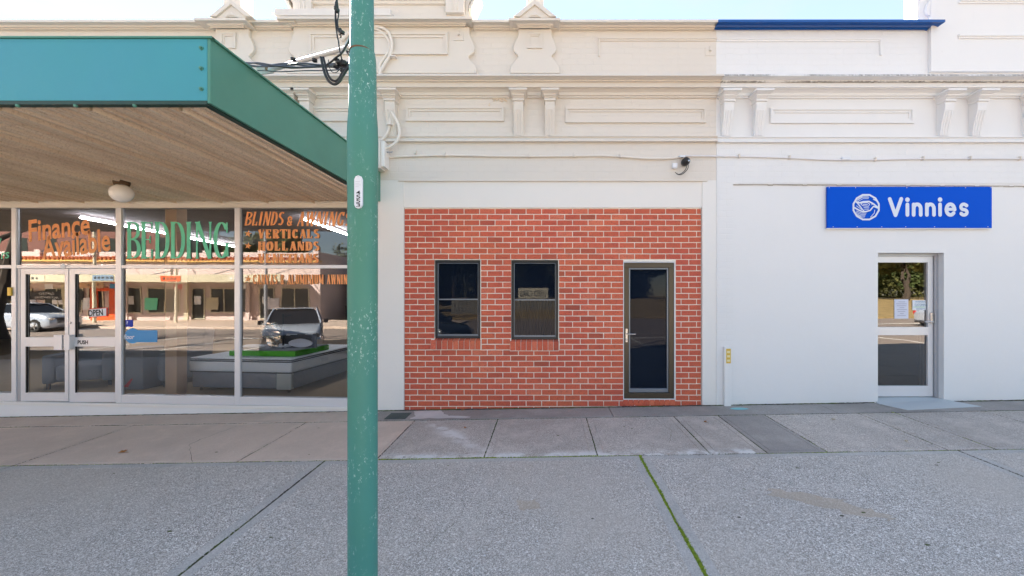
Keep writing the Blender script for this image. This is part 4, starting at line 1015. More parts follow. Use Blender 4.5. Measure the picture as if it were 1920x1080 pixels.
for a, b_ in ((727, 630), (614.5, 491)):
    p = G(); p.add([(g0,YD+.03,Z(a)-.004),(g1+.005,YD+.03,Z(a)-.004),(g1+.005,YD+.03,Z(b_)+.004),(g0,YD+.03,Z(b_)+.004)], [(0,1,2,3)]); p.obj('pane', M['glass_dark'], vd)
    p = G(); p.box(g1-.045, g1-.001, YD+.032, YD+.07, Z(a), Z(b_)); p.obj('glazing_bead', M['alu_grey'], vd)
h = G(); h.box(Q(1743), Q(1748), YD-.02, YD-.001, Z(607), Z(587)); h.tube([(Q(1745.5), YD-.01, Z(604)), (Q(1745.5), YD-.05, Z(604)), (Q(1727), YD-.055, Z(604))], .010, 8); h.obj('handle', M['chrome'], vd, bevel=.002, seg=1)
p = G(); p.box(Q(1679.5), Q(1706), YD+.024, YD+.026, Z(598.5), Z(561.5)); nt_ = p.obj('notice', M['paper'], vd, label='lilac paper notice on the glass')
p = G()
for k, (a, b_) in enumerate(((1687,1700),(1683,1703),(1684,1702),(1689,1698),(1684,1703),(1686,1700),(1690,1697),(1685,1701))): p.box(Q(a), Q(b_), YD+.0228, YD+.0238, Z(566+k*3.7+.7), Z(566+k*3.7))
p.obj('print', mat('grey_print', (.25,.25,.35), .8), vd)
p = G(); p.box(Q(1713.5), Q(1738.5), YD+.024, YD+.026, Z(582), Z(563)); p.obj('notice', M['sign_white'], vd, label='white WARNING notice')
text('WARNING', 1716, 1736, 567.5, 564, mat('teal_ink', (.03,.20,.32), .6), vd, YD+.0232, .0); text('CUSTOMERS', 1715, 1737, 574, 569.5, bpy.data.materials['teal_ink'], vd, YD+.0232, .0)
p = G(); p.box(Q(1715), Q(1737), YD+.0228, YD+.0238, Z(576.6), Z(575.8)); p.obj('print', mat('green_print', (.1,.5,.1), .8), vd)
text('00000000', 1718, 1734, 580.5, 578, bpy.data.materials['teal_ink'], vd, YD+.0232, .0)
# painted ramp at the door
g = G(); zt = zd0-.004; pts = [(X(1645), WALL+.20, zt), (Q(1757)+.0, WALL+.20, zt), (X(1770), WALL-.0, zt-.004), (X(1818,5.86)+.02, 5.72, None), (X(1690,5.72), 5.62, None), (X(1641), 5.93, None)]
pp = [(x, y, z if z is not None else ground(x, y)+.006) for x, y, z in pts]
g.add(pp+[(x, y, ground(x, y)-.03) for x, y, z in pp], [tuple(range(6)), (11,10,9,8,7,6)]+[(i, 6+i, 6+(i+1)%6, (i+1)%6) for i in range(6)])
o = g.obj('door_ramp', M['step'], bB)
bm = bmesh.new(); bm.from_mesh(o.data); bmesh.ops.triangulate(bm, faces=bm.faces); bmesh.ops.recalc_face_normals(bm, faces=bm.faces); bm.to_mesh(o.data); bm.free()

# ------------------------------------------------------------------ awning
aw = thing('awning', (X(200), 4.5, 3.4), 'deep flat street awning with blue-green fascia and brown corrugated underside', 'awning')
AX = -2.585; AF = 3.0; AB, AT = 3.235, 3.712
g = G(); g.box(XL, AX-.0245, AF, AF+.02, AB, AT); g.obj('fascia', M['fascia_blue'], aw, bevel=.003, seg=1, label='sky blue front fascia')
g = G(); g.box(AX-.024, AX, AF, WALL-.02, AB-.02, AT); g.obj('fascia', M['fascia_green'], aw, bevel=.003, seg=1, label='sea green end fascia')
g = G(); g.box(XL, AX-.025, AF+.001, AF+.05, AB-.028, AB-.0005); g.box(AX-.075, AX-.026, AF+.051, WALL-.02, AB-.028, AB-.003); g.obj('bottom_trim', M['fascia_dark'], aw)
g = G(); pit = .088; n = int((AX-.08-XL)/pit); x = AX-.08; ptsx = []
for k in range(n):
    b0 = x-k*pit; seamk = .042 if k % 8 == 2 else (.014, .022)[k % 2]
    slot = .05 if k % 8 == 2 else .0; gap_ = -.035 if k % 8 != 2 else -.07
    ptsx += [(b0, 0), (b0-.006, seamk), (b0-.030, seamk), (b0-.036, 0), (b0-.056, 0), (b0-.0565, gap_), (b0-.066, gap_), (b0-.0665, 0)]
vs = []
y0, y1 = AF+.052, WALL-.0; z0_, z1_ = AB-.012, AB-.052
for a, h_ in ptsx: vs += [(a, y0, z0_-h_), (a, y1, z1_-h_)]
g.add(vs, [(2*i, 2*i+1, 2*i+3, 2*i+2) for i in range(len(ptsx)-1)]); g.obj('soffit', M['soffit'], aw)
g = G(); g.box(XL, AX-.03, AF+.03, WALL-.001, AB+.2, AB+.22); g.obj('roof_deck', mat('galvanised_deck', (.45,.46,.47), .5, .4), aw)
def bolt(x, y, z, ax='y'):
    g = G(); g.lathe((x, y, z), [(.016,0),(.016,-.005),(.010,-.006),(.010,-.016),(.006,-.019)], 10, axis='y'); return g.obj('bolt', M['fascia_green'], aw)
for py in (90.5, 128.5, 167): bolt(X(378, AF), AF, Z(py, AF))
for px in (-80, 30, 139, 250): 
    g = G(); g.lathe((X(px, AF), AF+.01, AB-.045), [(.010,0),(.013,.006),(.013,.018)], 10); g.obj('bolt', M['fascia_green'], aw)
g = G(); g.box(AX-.02, AX+.02, AF-.005, WALL-.03, AT-.001, AT+.012); g.box(XL, AX+.02, AF-.012, AF+.02, AT-.0005, AT+.0125); g.obj('capping', M['fascia_green'], aw)
gl = thing('globe_light', (X(228, 5.0), 5.0, Z(332, 5.0)), 'white opal globe light hanging under the brown corrugated awning', 'lamp')
cx, cy = X(228, 5.0), 5.0; zt = AB-.06
g = G(); g.lathe((cx, cy, zt), [(.02,-.035),(.075,-.03),(.082,.0),(.082,.03)], 20); g.obj('mount', mat('rusty_brown_mount', (.10,.06,.03), .9), gl, smooth=True)
g = G(); g.lathe((cx, cy, zt-.135), [(.012,-.112),(.045,-.105),(.08,-.083),(.107,-.045),(.119,.0),(.112,.04),(.092,.075),(.065,.095),(.055,.105)], 32); g.obj('globe', M['globe'], gl, smooth='all')
# the green bracket block at the awning's inner end
g = G(); g.box(X(702), X(713.5), WALL-.02-.45, WALL-.001, Z(378), Z(316)); g.obj('end_block', M['fascia_green'], aw, bevel=.003, seg=1)

# ------------------------------------------------------------------ pole
pl = thing('utility_pole', (X(680.5, 2.2), 2.2, ground(-1.03, 2.2)), 'tall green painted steel pole on the footpath with number plate 4553', 'pole')
pd = 2.2; cxp = X(680.3, pd)
pr = []
for py, hw in ((1180,26),(1000,25.9),(700,25.9),(380,26.2),(262,27),(240,26.3),(205,24.2),(118,23.5),(110,23),(97.5,21.2)):
    pr.append((hw*pd/F, Z(py, pd)))
g = G(); g.lathe((cxp, pd, 0), [(r, z) for r, z in pr], 40); g.obj('lower_shaft', M['pole'], pl, smooth=True)
g = G(); cx2 = X(679.3, pd); g.lathe((cx2, pd, 0), [(20.8*pd/F, Z(99, pd)), (20.0*pd/F, Z(0, pd)), (18.6*pd/F, Z(-600, pd)), (16*pd/F, Z(-1300, pd))], 40); g.obj('upper_shaft', M['pole'], pl, smooth=True)
g = G(); g.lathe((cx2, pd, Z(99.5, pd)), [(.0655,-.004),(.0675,.0),(.0655,.006)], 40); g.obj('joint_ring', mat('rusty_joint', (.16,.09,.05), .9), pl)
g = G(); pxc = 671.5; yp = pd-.0865
out = [(X(pxc-7.6,yp), Z(336,yp)), (X(pxc-5,yp), Z(330.5,yp)), (X(pxc,yp), Z(328.5,yp)), (X(pxc+5,yp), Z(330.5,yp)), (X(pxc+7.6,yp), Z(336,yp)), (X(pxc+7.6,yp), Z(384,yp)), (X(pxc+5,yp), Z(389,yp)), (X(pxc,yp), Z(391,yp)), (X(pxc-5,yp), Z(389,yp)), (X(pxc-7.6,yp), Z(384,yp))]
g.prism(out, yp, yp+.012); npl = g.obj('number_plate', M['sign_white'], pl, bevel=.001, seg=1)
for k, ch in enumerate('4553'):
    t = text(ch, 667.5, 675.5, 365.6+k*7.8-1.0, 357.3+k*7.8+.2, M['ink'], npl, yp-.001, .01)
g = G()
for py in (331.5, 388): g.lathe((X(pxc,yp), yp-.0005, Z(py,yp)), [(.0022,0),(.0022,-.002)], 8, axis='y')
for k in range(4): g.box(X(pxc-5,yp), X(pxc+(4,2,5,1)[k],yp), yp-.001, yp-.0002, Z(340+k*3.3,yp)-.0012, Z(340+k*3.3,yp))
g.obj('plate_print', mat('faint_print', (.45,.47,.5), .7), npl)
# stay arm
sa = thing('stay_arm', (X(505, 3.7), 3.7, AT), 'white steel stay arm running from the awning roof up to the green pole', 'stay')
A = Vector((X(505,3.7), 3.7, Z(131,3.7))); B = Vector((X(660,2.3), 2.3, Z(87,2.3)))
g = G(); g.tube([A+(A-B)*.02, A.lerp(B,.1), A.lerp(B,.6), B], [.020,.022,.017,.0125], 12); g.obj('arm', M['conduit'], sa, smooth=True)
g = G(); g.prism([(A.x+.07,A.z+.03),(A.x-.08,A.z+.035),(A.x-.16,A.z-.04),(A.x-.20,A.z-.16),(A.x-.12,A.z-.16),(A.x-.06,A.z-.05),(A.x+.05,A.z-.035)], 3.68, 3.70); g.obj('bracket', M['conduit'], sa, bevel=.003, seg=1)
g = G(); g.lathe((A.x, 3.678, A.z), [(.024,.0),(.024,-.006),(.014,-.007),(.012,-.018)], 14, axis='y'); g.obj('bolt', mat('rusty_bolt', (.35,.24,.14), .6, .5), sa)
# cables
def wob(p, q, n, sag, ph, amp):
    p, q = Vector(p), Vector(q); out = []
    for i in range(n+1):
        t = i/n; v = p.lerp(q, t); v.z -= sag*4*t*(1-t); v.z += amp*math.sin(t*16+ph); v.y += amp*math.cos(t*14+ph*1.7); out.append(v)
    return out
cb = thing('service_cable', (X(655,2.25), 2.25, Z(120,2.25)), 'black bundled service cables running behind the awning fascia to the green pole', 'cable')
g = G()
st_, en = (X(445,4.1), 4.1, Z(118,4.1)), (X(655,2.3), 2.3, Z(121,2.3))
for k in range(4):
    o_ = Vector((0, .02*(k%2), .010*(k-1.5)))
    g.tube(wob(Vector(st_)+o_, Vector(en)+o_*.8, 40, .012, k*1.6, .006), .0062, 6)
g.tube(wob(Vector(st_)+Vector((0,.05,-.035)), Vector(en)+Vector((-.02,0,-.025)), 24, .02, 3, .002), .004, 6)
g.obj('cable_bundle', M['cable'], cb, smooth=True)
def tubepx(pts, r, m_, parent, name, dflt=2.25, n=8):
    g = G(); P = [Vector((X(p[0], p[2] if len(p) > 2 else dflt), p[2] if len(p) > 2 else dflt, Z(p[1], p[2] if len(p) > 2 else dflt))) for p in pts]
    # catmull-rom
    o = []
    for i in range(len(P)-1):
        p0, p1, p2, p3 = P[max(i-1,0)], P[i], P[i+1], P[min(i+2,len(P)-1)]
        for k in range(8):
            t = k/8; o.append(.5*((2*p1)+(p2-p0)*t+(2*p0-5*p1+4*p2-p3)*t*t+(3*p1-p0-3*p2+p3)*t**3))
    o.append(P[-1]); g.tube(o, r, n)
    return g.obj(name, m_, parent, smooth=True)
tubepx([(602,107),(604,118),(608,135),(615,150),(626,158),(636,153),(643,142),(650,131),(657,124)], .0075, M['cable'], cb, 'cable_loop', 2.22)
tubepx([(606,107),(609,118),(613,135),(620,148),(629,152),(636,147),(642,136),(650,128),(657,122)], .0065, M['cable'], cb, 'cable_loop', 2.25)
tubepx([(616,112),(617,124),(622,134),(630,136),(640,128),(650,126)], .0022, M['cable'], cb, 'cable_loop', 2.2)
tubepx([(612,122),(622,115),(630,108),(640,100),(648,88),(654,78),(656,70)], .005, M['cable'], cb, 'cable_loop', 2.24)
tubepx([(656,98),(650,96),(653,101),(657,105)], .004, M['cable'], cb, 'cable_loop', 2.2)
tubepx([(640,99),(646,92),(650,82),(653,74),(657,68)], .007, M['alu_grey'], cb, 'cable_loop', 2.26)
def blob(g, px, py, rx, rz, d):
    c = (X(px,d), d, Z(py,d)); k = d/F
    g.lathe(c, [(rx*k*.5,-rz*k),(rx*k,-rz*k*.6),(rx*k*.9,rz*k*.1),(rx*k*1.05,rz*k*.5),(rx*k*.4,rz*k)], 8)
g = G()
for px, py, rx, rz in ((550,111,5,3.0),(590,113,5,3.5),(632,113,5,3.4),(638,119,9,3.2),(646,121,7,3.5),(630,125,6,2.6),(640,131,3,4),(646,117,4,4),(653,122,4,5),(641,114,3,3)):
    g = G(); blob(g, px, py, rx, rz, 2.26 if px > 600 else 2.75+.0); g.obj('connector', M['cable'], cb, bevel=.002, seg=1)
hc = thing('hanging_cable', (X(631,2.25), 2.25, Z(10,2.25)), 'black twisted cable with clamps hanging down beside the green pole above the junction', 'cable')
tubepx([(631,-40),(631,0),(629,10),(629,40),(632,65),(635,80),(637,95),(641,112)], .0042, M['cable'], hc, 'cable')
tubepx([(632,0),(635,25),(633,38),(634,50),(637,62),(640,68)], .0035, M['cable'], hc, 'cable')
tubepx([(628,10),(630,30),(633,55),(636,66)], .0028, M['cable'], hc, 'cable')
g = G()
for px, py, rx, rz in ((631,8,3.2,6),(630,16,4.2,4),(632,21,4.5,3),(638,57,3,5),(642,61,4.5,3.5),(639,70,1.6,1.5),(634,19,3,3)): g = G(); blob(g, px, py, rx, rz, 2.25); g.obj('clamp', M['cable'], hc, bevel=.002, seg=1)
# conduits on the facade behind the pole
cd = thing('riser_conduit', (X(735,5.9), 5.9, Z(150,5.9)), 'pair of cream conduits looping down the facade right of the green pole', 'conduit')
tubepx([(640,75),(660,58),(690,50),(712,51),(726,58),(733,72),(735,88),(731,104),(720,122),(712,138),(712,155),(718,176),(728,200),(738,216),(747,234),(749,250),(744,265),(733,274),(722,279)], .023, M['conduit'], cd, 'conduit', 5.90)
tubepx([(640,70),(660,60),(690,54),(708,56),(722,66),(730,80),(729,96),(720,110),(712,124),(716,145),(721,170),(728,196),(732,214),(731,232),(726,250),(716,262)], .020, M['conduit'], cd, 'conduit', 5.92)
g = G()
for px, py in ((738,107),(731,234),(717,154)): g = G(); g.box(X(px-5,5.9), X(px+5,5.9), 5.86, 5.98, Z(py+.9,5.9), Z(py-.9,5.9)); g.obj('saddle_clip', M['conduit'], cd)
jb = thing('junction_box', (X(711), WALL-.1, Z(290)), 'tall cream metal junction box on the corner of the facade behind the pole', 'box')
g = G(); g.box(X(700,5.8), X(713,5.8), 5.8, 5.998, Z(315,5.8), Z(262,5.8)); g.obj('box_body', M['cream'], jb, bevel=.004, seg=1)
g = G(); g.box(X(713.2,5.8), X(721,5.82), 5.82, 5.995, Z(312,5.82), Z(264,5.82)); g.obj('box_side', M['cream_grey'], jb, bevel=.004, seg=1)
g = G(); g.tube([(X(720),5.9,Z(290)),(X(740),5.9,Z(290)),(X(740),5.9,Z(288))], .012, 6); g.obj('bolt', M['alu_grey'], jb)
wc = thing('wall_conduit', (X(1330), WALL-.03, Z(295)), 'long thin sagging conduit clipped across both facades above the brick wall', 'conduit')
CP = [(721,295),(760,293),(810,291.5),(840,291),(870,291.5),(930,292.5),(1000,293),(1060,292.5),(1130,292),(1170,294),(1210,297),(1250,297),(1272,295)]
tubepx(CP, .017, M['conduit'], wc, 'conduit', WALL-.020)
CP2 = [(1285,292),(1345,292.8),(1400,293.5),(1480,296),(1540,299),(1580,299.8),(1640,299.5),(1700,298),(1800,297.5),(1925,297.5),(2300,299)]
tubepx(CP2, .013, M['alu'], wc, 'conduit', WALL-.026)
g = G()
for px, py in ((835,291),(992,293),(1077,292.5),(1162,293.5),(1384,293.5),(1478,296),(1638,300),(1727,298),(1815,297.5),(1908,298),(780,286)):
    g = G(); g.box(X(px)-.011, X(px)+.011, WALL-.052, WALL-.001, Z(py+3.5), Z(py-3.5)); g.obj('saddle_clip', M['cream'], wc, bevel=.003, seg=1)
g = G(); g.box(X(1575), X(1590), WALL-.052, WALL-.011, Z(301.5), Z(296.5)); g.box(X(1272), X(1283), WALL-.055, WALL-.002, Z(297), Z(293)); g.obj('coupling', M['alu'], wc, bevel=.004, seg=1)
# camera
sc_ = thing('security_camera', (X(1287), WALL-.06, Z(301)), 'small black dome security camera on the wall where the cream and white paint meet', 'camera')
c = (X(1286.5,5.9), 5.9, Z(302,5.9))
g = G(); g.lathe((c[0], WALL-.0, c[2]), [(.045,0),(.055,-.03),(.062,-.09),(.050,-.13),(.025,-.15),(.008,-.155)], 20, axis='y'); dm = g.obj('dome', M['black'], sc_, smooth=True)
g = G(); g.lathe((c[0]+.022, 5.862, c[2]-.01), [(.016,0),(.016,-.012),(.010,-.016)], 12, axis='y'); g.obj('lens', M['chrome'], sc_)
tubepx([(1290,306),(1290,315),(1285,322),(1278,327),(1271,327),(1266,323)], .0055, M['black'], sc_, 'lead', 5.93); tubepx([(1287,306),(1287,314),(1282,322),(1274,326.5),(1268,325)], .005, M['black'], sc_, 'lead', 5.94)
g = G(); g.box(X(1259), X(1268), WALL-.06, WALL-.001, Z(316), Z(308)); g.box(X(1260), X(1267.5), WALL-.055, WALL-.01, Z(317.5), Z(316)+.0005); g.obj('terminal_box', M['sign_white'], sc_, bevel=.004, seg=1)
# short pipe cover with yellow tag by the white pier
pc = thing('pipe_cover', (X(1361), WALL-.03, ground(2.75)), 'narrow white pipe cover with yellow tag at the foot of the white wall', 'pipe cover')
g = G(); g.box(X(1355.5), X(1368), WALL-.055, WALL-.0105, ground(2.75)-.02, Z(650)); g.obj('cover', M['white'], pc, bevel=.004, seg=1)
g = G(); g.box(X(1358.5), X(1367), WALL-.058, WALL-.054, Z(680), Z(653)); yt = g.obj('yellow_tag', M['brass'], pc)
g = G()
for k in range(3): g.box(X(1360), X(1365.5), WALL-.0595, WALL-.0575, Z(657+k*8+4), Z(657+k*8)); 
g.obj('tag_print', mat('tag_print', (.75,.68,.4), .5), pc)
# leaves on the footpath
def leaf_obj(px, py, size, m_, label, rot=0):
    d = (EYE+.05)/((py-PY)/F); x = X(px, d); zg = ground(x, d)
    d = (EYE-zg)/((py-PY)/F); x = X(px, d); zg = ground(x, d)
    g = G(); n = 5
    for lobe in range(5):
        a = rot+(-1.1+lobe*.55); L_ = size*(1-.16*abs(lobe-2)); ca, sa_ = math.cos(a), math.sin(a)
        def p(u, v, h): return (x+u*ca-v*sa_, d+u*sa_+v*ca, zg+h)
        g.add([p(0,0,.006), p(L_*.45,-L_*.16,.018+.01*(lobe%2)), p(L_,0,.004+.012*((lobe+1)%2)), p(L_*.45,L_*.16,.012), p(L_*.45,0,.026)], [(0,1,4),(1,2,4),(2,3,4),(3,0,4)])
    g.tube([(x,d,zg+.006),(x-size*.5*math.cos(rot),d-size*.5*math.sin(rot),zg+.012),(x-size*.9*math.cos(rot+.2),d-size*.9*math.sin(rot+.2),zg+.003)], .0015, 5)
    o = g.obj('fallen_leaf', m_); tag(o, label, 'leaf', 'dry leaves on the footpath'); return o
leaf_obj(233, 849, .075, M['leaf_dry'], 'curled orange brown leaf on the pinkish slab in front of the shop window', 2.8)
leaf_obj(867, 770, .045, M['leaf_dry'], 'small brown leaf by the brick wall right of the cement patch', 1)
leaf_obj(873, 803, .03, M['leaf_dry'], 'tiny brown leaf on the slab below the left brick wall window', 4)
leaf_obj(1324, 792, .04, M['leaf_dry'], 'small tan leaf beside the narrow dark slab', 2)
leaf_obj(1561, 786.5, .05, M['leaf_pale'], 'pale flat leaf on the slab left of the door ramp', .3)
leaf_obj(1700, 828, .035, M['leaf_pale'], 'pale leaf fragment on the slab in front of the door ramp', 1.2)
# litter: white chips and dark gum spots
g = G(); gd = G()
for k in range(90):
    x = random.uniform(-4.5, 5.5); y = random.uniform(2.2, 5.4); r = random.uniform(.002, .006); z = ground(x, y)
    a0 = random.random()*6
    g.add([(x+r*math.cos(a0+a*1.57)*(1.5 if a%2 else .7), y+r*math.sin(a0+a*1.57), z+.001) for a in range(4)]+[(x,y,z+.004)], [(a,(a+1)%4,4) for a in range(4)])
for k in range(26):
    x = random.uniform(-6.0, 4.5); y = random.uniform(2.4, 5.3); r = random.uniform(.008, .02); z = ground(x, y)
    gd.add([(x+r*math.cos(a*.785)*random.uniform(.7,1.3), y+.6*r*math.sin(a*.785), z+.0022) for a in range(8)], [tuple(range(8))])
tag(g.obj('grit', M['sign_white'], footpath), kind='stuff'); tag(gd.obj('gum_spots', M['joint'], footpath), kind='stuff')

# ------------------------------------------------------------------ shop interior
FZ = .035
g = G(); g.box(XL, X(700)-.025, WALL+.2, 15, -.2, FZ)
m = mat('interior_carpet', (.20,.15,.10), .95); link(m, ramp(m, noise(m, 90, 3, .7), [(.35,(.34,.25,.15)),(.7,(.52,.38,.23))]), bsdf(m).inputs['Base Color'])
g.obj('interior_floor', m, bA)
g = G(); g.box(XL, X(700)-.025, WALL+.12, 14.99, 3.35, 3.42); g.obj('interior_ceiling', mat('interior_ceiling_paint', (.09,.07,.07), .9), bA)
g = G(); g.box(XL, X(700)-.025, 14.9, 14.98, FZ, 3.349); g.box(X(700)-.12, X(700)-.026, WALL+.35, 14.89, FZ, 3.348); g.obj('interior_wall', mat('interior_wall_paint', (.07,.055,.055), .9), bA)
g = G(); cxx = X(330, 6.62); g.box(cxx-.095, cxx+.095, 6.53, 6.72, FZ, 3.349); g.obj('column', mat('tan_column_paint', (.72,.47,.30), .7), bA)
for k, (x0, y0, x1, y1) in enumerate(((-9.2, 7.7, -9.9, 12.4), (-4.9, 7.9, -5.06, 9.9))):
    lt = thing('ceiling_light', ((x0+x1)/2, (y0+y1)/2, 3.3), ['long lit white fluorescent batten on the shop ceiling above the BEDDING window', 'short lit white fluorescent batten on the shop ceiling behind the AWNINGS lettering'][k], 'lamp', 'fluorescent battens on the shop ceiling')
    mm = bpy.data.materials.get('tube_light') or mat('tube_light', (.9,.9,.95), .5)
    bsdf(mm).inputs['Emission Color'].default_value = (.9,.93,1,1); bsdf(mm).inputs['Emission Strength'].default_value = 14.0
    g = G(); g.tube([(x0,y0,3.26),(x1,y1,3.26)], .013, 8); g.obj('tube', mm, lt)
    g = G(); g.tube([(x0,y0,3.305),(x1,y1,3.305)], .018, 4); g.obj('batten', M['alu_grey'], lt)
# bed: base, mattress with piping
bedm = Matrix.Translation(Vector((X(546, 6.70), 6.70, FZ))) @ Matrix.Rotation(R(-5.5), 4, 'Z')
def xf(g): g.v = [tuple(bedm @ Vector(p)) for p in g.v]; return g
bt = thing('bed_base', tuple(bedm.translation), 'grey bed base wrapped in clear plastic under the white mattress', 'bed base')
bt.rotation_euler = (0,0,0)
plastic = mat('grey_wrapped_fabric', (.24,.25,.28), .25)
bump(plastic, noise(plastic, 6, 4, .6), .03, .8)
g = G(); g.box(-1.9, -.02, .02, 1.95, .07, .345); xf(g).obj('base', plastic, bt, bevel=.03, seg=3, smooth=True)
for a in (-.12, -1.8):
    g = G(); g.lathe((a, .1, 0), [(.02,.0),(.025,.03),(.012,.05),(.012,.08)], 10); xf(g).obj('castor', M['chrome'], bt)
g = G(); g.box(-.29, -.02, .012, .10, .06, .345); xf(g).obj('corner_guard', mat('pale_corner_wrap', (.55,.56,.52), .3), bt, bevel=.02, seg=2)
mt = thing('mattress', tuple(bedm @ Vector((-.95, 1, .35))), 'white double mattress with dark piping displayed in the shop window', 'mattress')
mm = mat('mattress_fabric', (.90,.92,.95), .6); bump(mm, noise(mm, 14, 4, .6), .01, .5)
g = G(); g.box(-1.94, .0, 0, 1.98, .352, .545); xf(g).obj('body', mm, mt, bevel=.045, seg=4, smooth=True)
g = G(); g.box(-1.93, -.01, .01, 1.97, .550, .60); xf(g).obj('pillow_top', mm, mt, bevel=.022, seg=3, smooth=True)
for z in (.358, .545, .575):
    g = G(); q = .004; g.tube([(-1.90,-q,z),(-.06,-q,z),(-.012,.012,z),(q,.06,z),(q,1.9,z)], .009, 6); xf(g).obj('piping', M['ink'], mt)
g = G(); g.box(.001, .01, .75, .95, .42, .49); xf(g).obj('label', M['sign_white'], mt)
gm = mat('bright_green_box', (.10,.55,.03), .35)
tp = thing('boxed_topper', tuple(bedm @ Vector((-.75, .5, .6))), 'bright green sided flat bedding pack lying on the white mattress', 'box')
g = G(); g.box(-1.38, -.10, .22, 1.15, .603, .70); xf(g).obj('tray', gm, tp, bevel=.012, seg=2)
g = G(); g.box(-1.36, -.12, .24, 1.13, .701, .712); xf(g).obj('lid', mat('grey_lid', (.28,.29,.31), .4), tp, bevel=.004, seg=1)
for k, (a, b_) in enumerate(((-1.30, .35), (-.85, .45))):
    pw = G(); pw.lathe((a+.18, b_+.12, .715), [(.10,0),(.19,.012),(.21,.035),(.17,.055),(.06,.065)], 20, squash=.6)
    o = xf(pw).obj('pillow', M['sign_white'] if k else mm, None, smooth=True)
    tag(o, ['plump white pillow at the left end of the green bedding pack', 'flatter white pillow on the middle of the green bedding pack'][k], 'pillow', 'pillows on the green bedding pack')
op = thing('pillow_display', tuple(bedm @ Vector((-.35, .55, .71))), 'grey cardboard display with a white oval pillow standing on the bed', 'display')
g = G(); g.box(-.62, .02, .60, .62, .715, 1.02); xf(g).obj('board', mat('dark_display_board', (.06,.065,.08), .5), op, bevel=.003, seg=1)
g = G(); n = 28; g.prism([(-.28+.24*math.cos(2*math.pi*k/n)*(1), .80+.085*math.sin(2*math.pi*k/n)*(1-.15*abs(math.cos(2*math.pi*k/n)))) for k in range(n)], .57, .60); xf(g).obj('oval_pillow', mat('white_oval', (.72,.74,.86), .6), op, bevel=.008, seg=2)
g = G()
for k, (a, b_) in enumerate(((-.58,-.36),(-.58,-.50),(-.2,-.05))): g.box(a, b_, .597, .5995, .955-.02*(k%2), .965-.02*(k%2))
xf(g).obj('print', M['sign_white'], op)
g = G(); g.tube([(-.56,.5,.71),(-.56,.5,1.35)], .018, 8); g.tube([(-.60,.5,1.28),(-.40,.5,1.33)], .01, 6)
stnd = xf(g).obj('display_stand', M['ink']); tag(stnd, 'thin black upright stand beside the crumpled foil bag on the bed', 'stand')
g = G(); random.seed(3); nn_ = 12; nm = 16; vs = []
for j in range(nm+1):
    v = j/nm; wdt = .13+.07*math.sin(v*3.1)-.04*v
    for i in range(nn_): 
        a = 2*math.pi*i/nn_; rr = 1+random.uniform(-.28,.28)
        vs.append((-.80+.10*v+wdt*math.cos(a)*rr, .45+.05*math.sin(a)*rr, 1.20-.46*v+random.uniform(-.01,.01)))
g.add(vs, [(j*nn_+i, j*nn_+(i+1)%nn_, (j+1)*nn_+(i+1)%nn_, (j+1)*nn_+i) for j in range(nm) for i in range(nn_)]+[tuple(range(nn_))])
fb = xf(g).obj('foil_bag', mat('crumpled_foil', (.72,.66,.56), .22, .8)); tag(fb, 'crumpled silver beige plastic bag hanging over the bed display', 'bag')
# armchairs and side tables behind the doors
def armchair(x, y, rz, lab, mcol):
    t = thing('armchair', (0,0,0), lab, 'armchair', 'grey armchairs behind the shop doors')
    g = G(); g.box(-.30,.30,-.38,.35,.12,.42); g.obj('seat', mcol, t, bevel=.06, seg=3, smooth=True)
    g = G(); g.prismx([(.22,.2),(.44,.2),(.52,1.02),(.36,1.04)][::-1], -.36, .36); g.obj('backrest', mcol, t, bevel=.05, seg=3, smooth=True)
    for s_ in (-1, 1):
        g = G(); g.box(min(s_*.31,s_*.46), max(s_*.31,s_*.46), -.40, .42, .10, .62); g.obj('arm', mcol, t, bevel=.05, seg=3, smooth=True)
        for q in (-.33, .35): g = G(); g.box(s_*.40-.02, s_*.40+.02, q-.02, q+.02, 0, .11); g.obj('leg', M['ink'], t)
    t.location = (x, y, FZ); t.rotation_euler = (0,0,R(rz)); return t
gf = mat('grey_upholstery', (.22,.23,.25), .9)
armchair(-8.75, 7.5, 25, 'grey armchair behind the left door leaf', gf); armchair(-7.35, 7.7, -20, 'grey armchair behind the right door leaf', gf)
rl_ = thing('grey_carton', (X(255,7.0), 7.0, FZ), 'grey upright carton with a red corner mark behind the left shop window', 'carton')
g = G(); g.box(X(225,7.0), X(268,7.0), 7.0, 7.4, FZ, .78); g.obj('carton_body', gf, rl_, bevel=.02, seg=2)
g = G(); y=6.997; g.prism([(X(231,y),FZ+.05),(X(246,y),FZ+.20),(X(249,y),FZ+.20),(X(240,y),FZ+.05)], y, y+.002); g.obj('red_mark', M['red'], rl_)

# ------------------------------------------------------------------ far side of the street (seen mirrored in the glass)
OY = -17.5
def MX(px, d): return (px-PX)*d/F
ob = thing('opposite_shops', (-30, OY, 0), 'row of pale shops with awning and terracotta parapet band across the street', 'building')
opink = painted('opposite_pink_paint', (.62,.50,.48), False); ocream = painted('opposite_cream_paint', (.58,.53,.38), False)
ox0, ox1 = -75, MX(600, 29.5)
g = G(); g.box(ox0, ox1, OY-12, OY, -.3, 4.95); g.obj('wall', opink, ob)
g = G(); g.box(ox0, ox1+.1, OY-.1, OY+.25, 4.22, 4.34); g.obj('band', mat('yellow_band', (.70,.42,.12), .7), ob)
tile = None
for k in range(150):
    x = ox1-.14-k*.30
    if tile is None:
        q = G(); q.tube([(0, .0, .13), (0, .38, .0)], .10, 8); tile = q.obj('tile', mat('terracotta', (.45,.13,.05), .8), ob)
        tile.location = (x, OY-.06, 4.42); attach(tile, ob)
    else:
        c = tile.copy(); COL.objects.link(c); c.location.x = tile.location.x-k*.30
g = G(); 
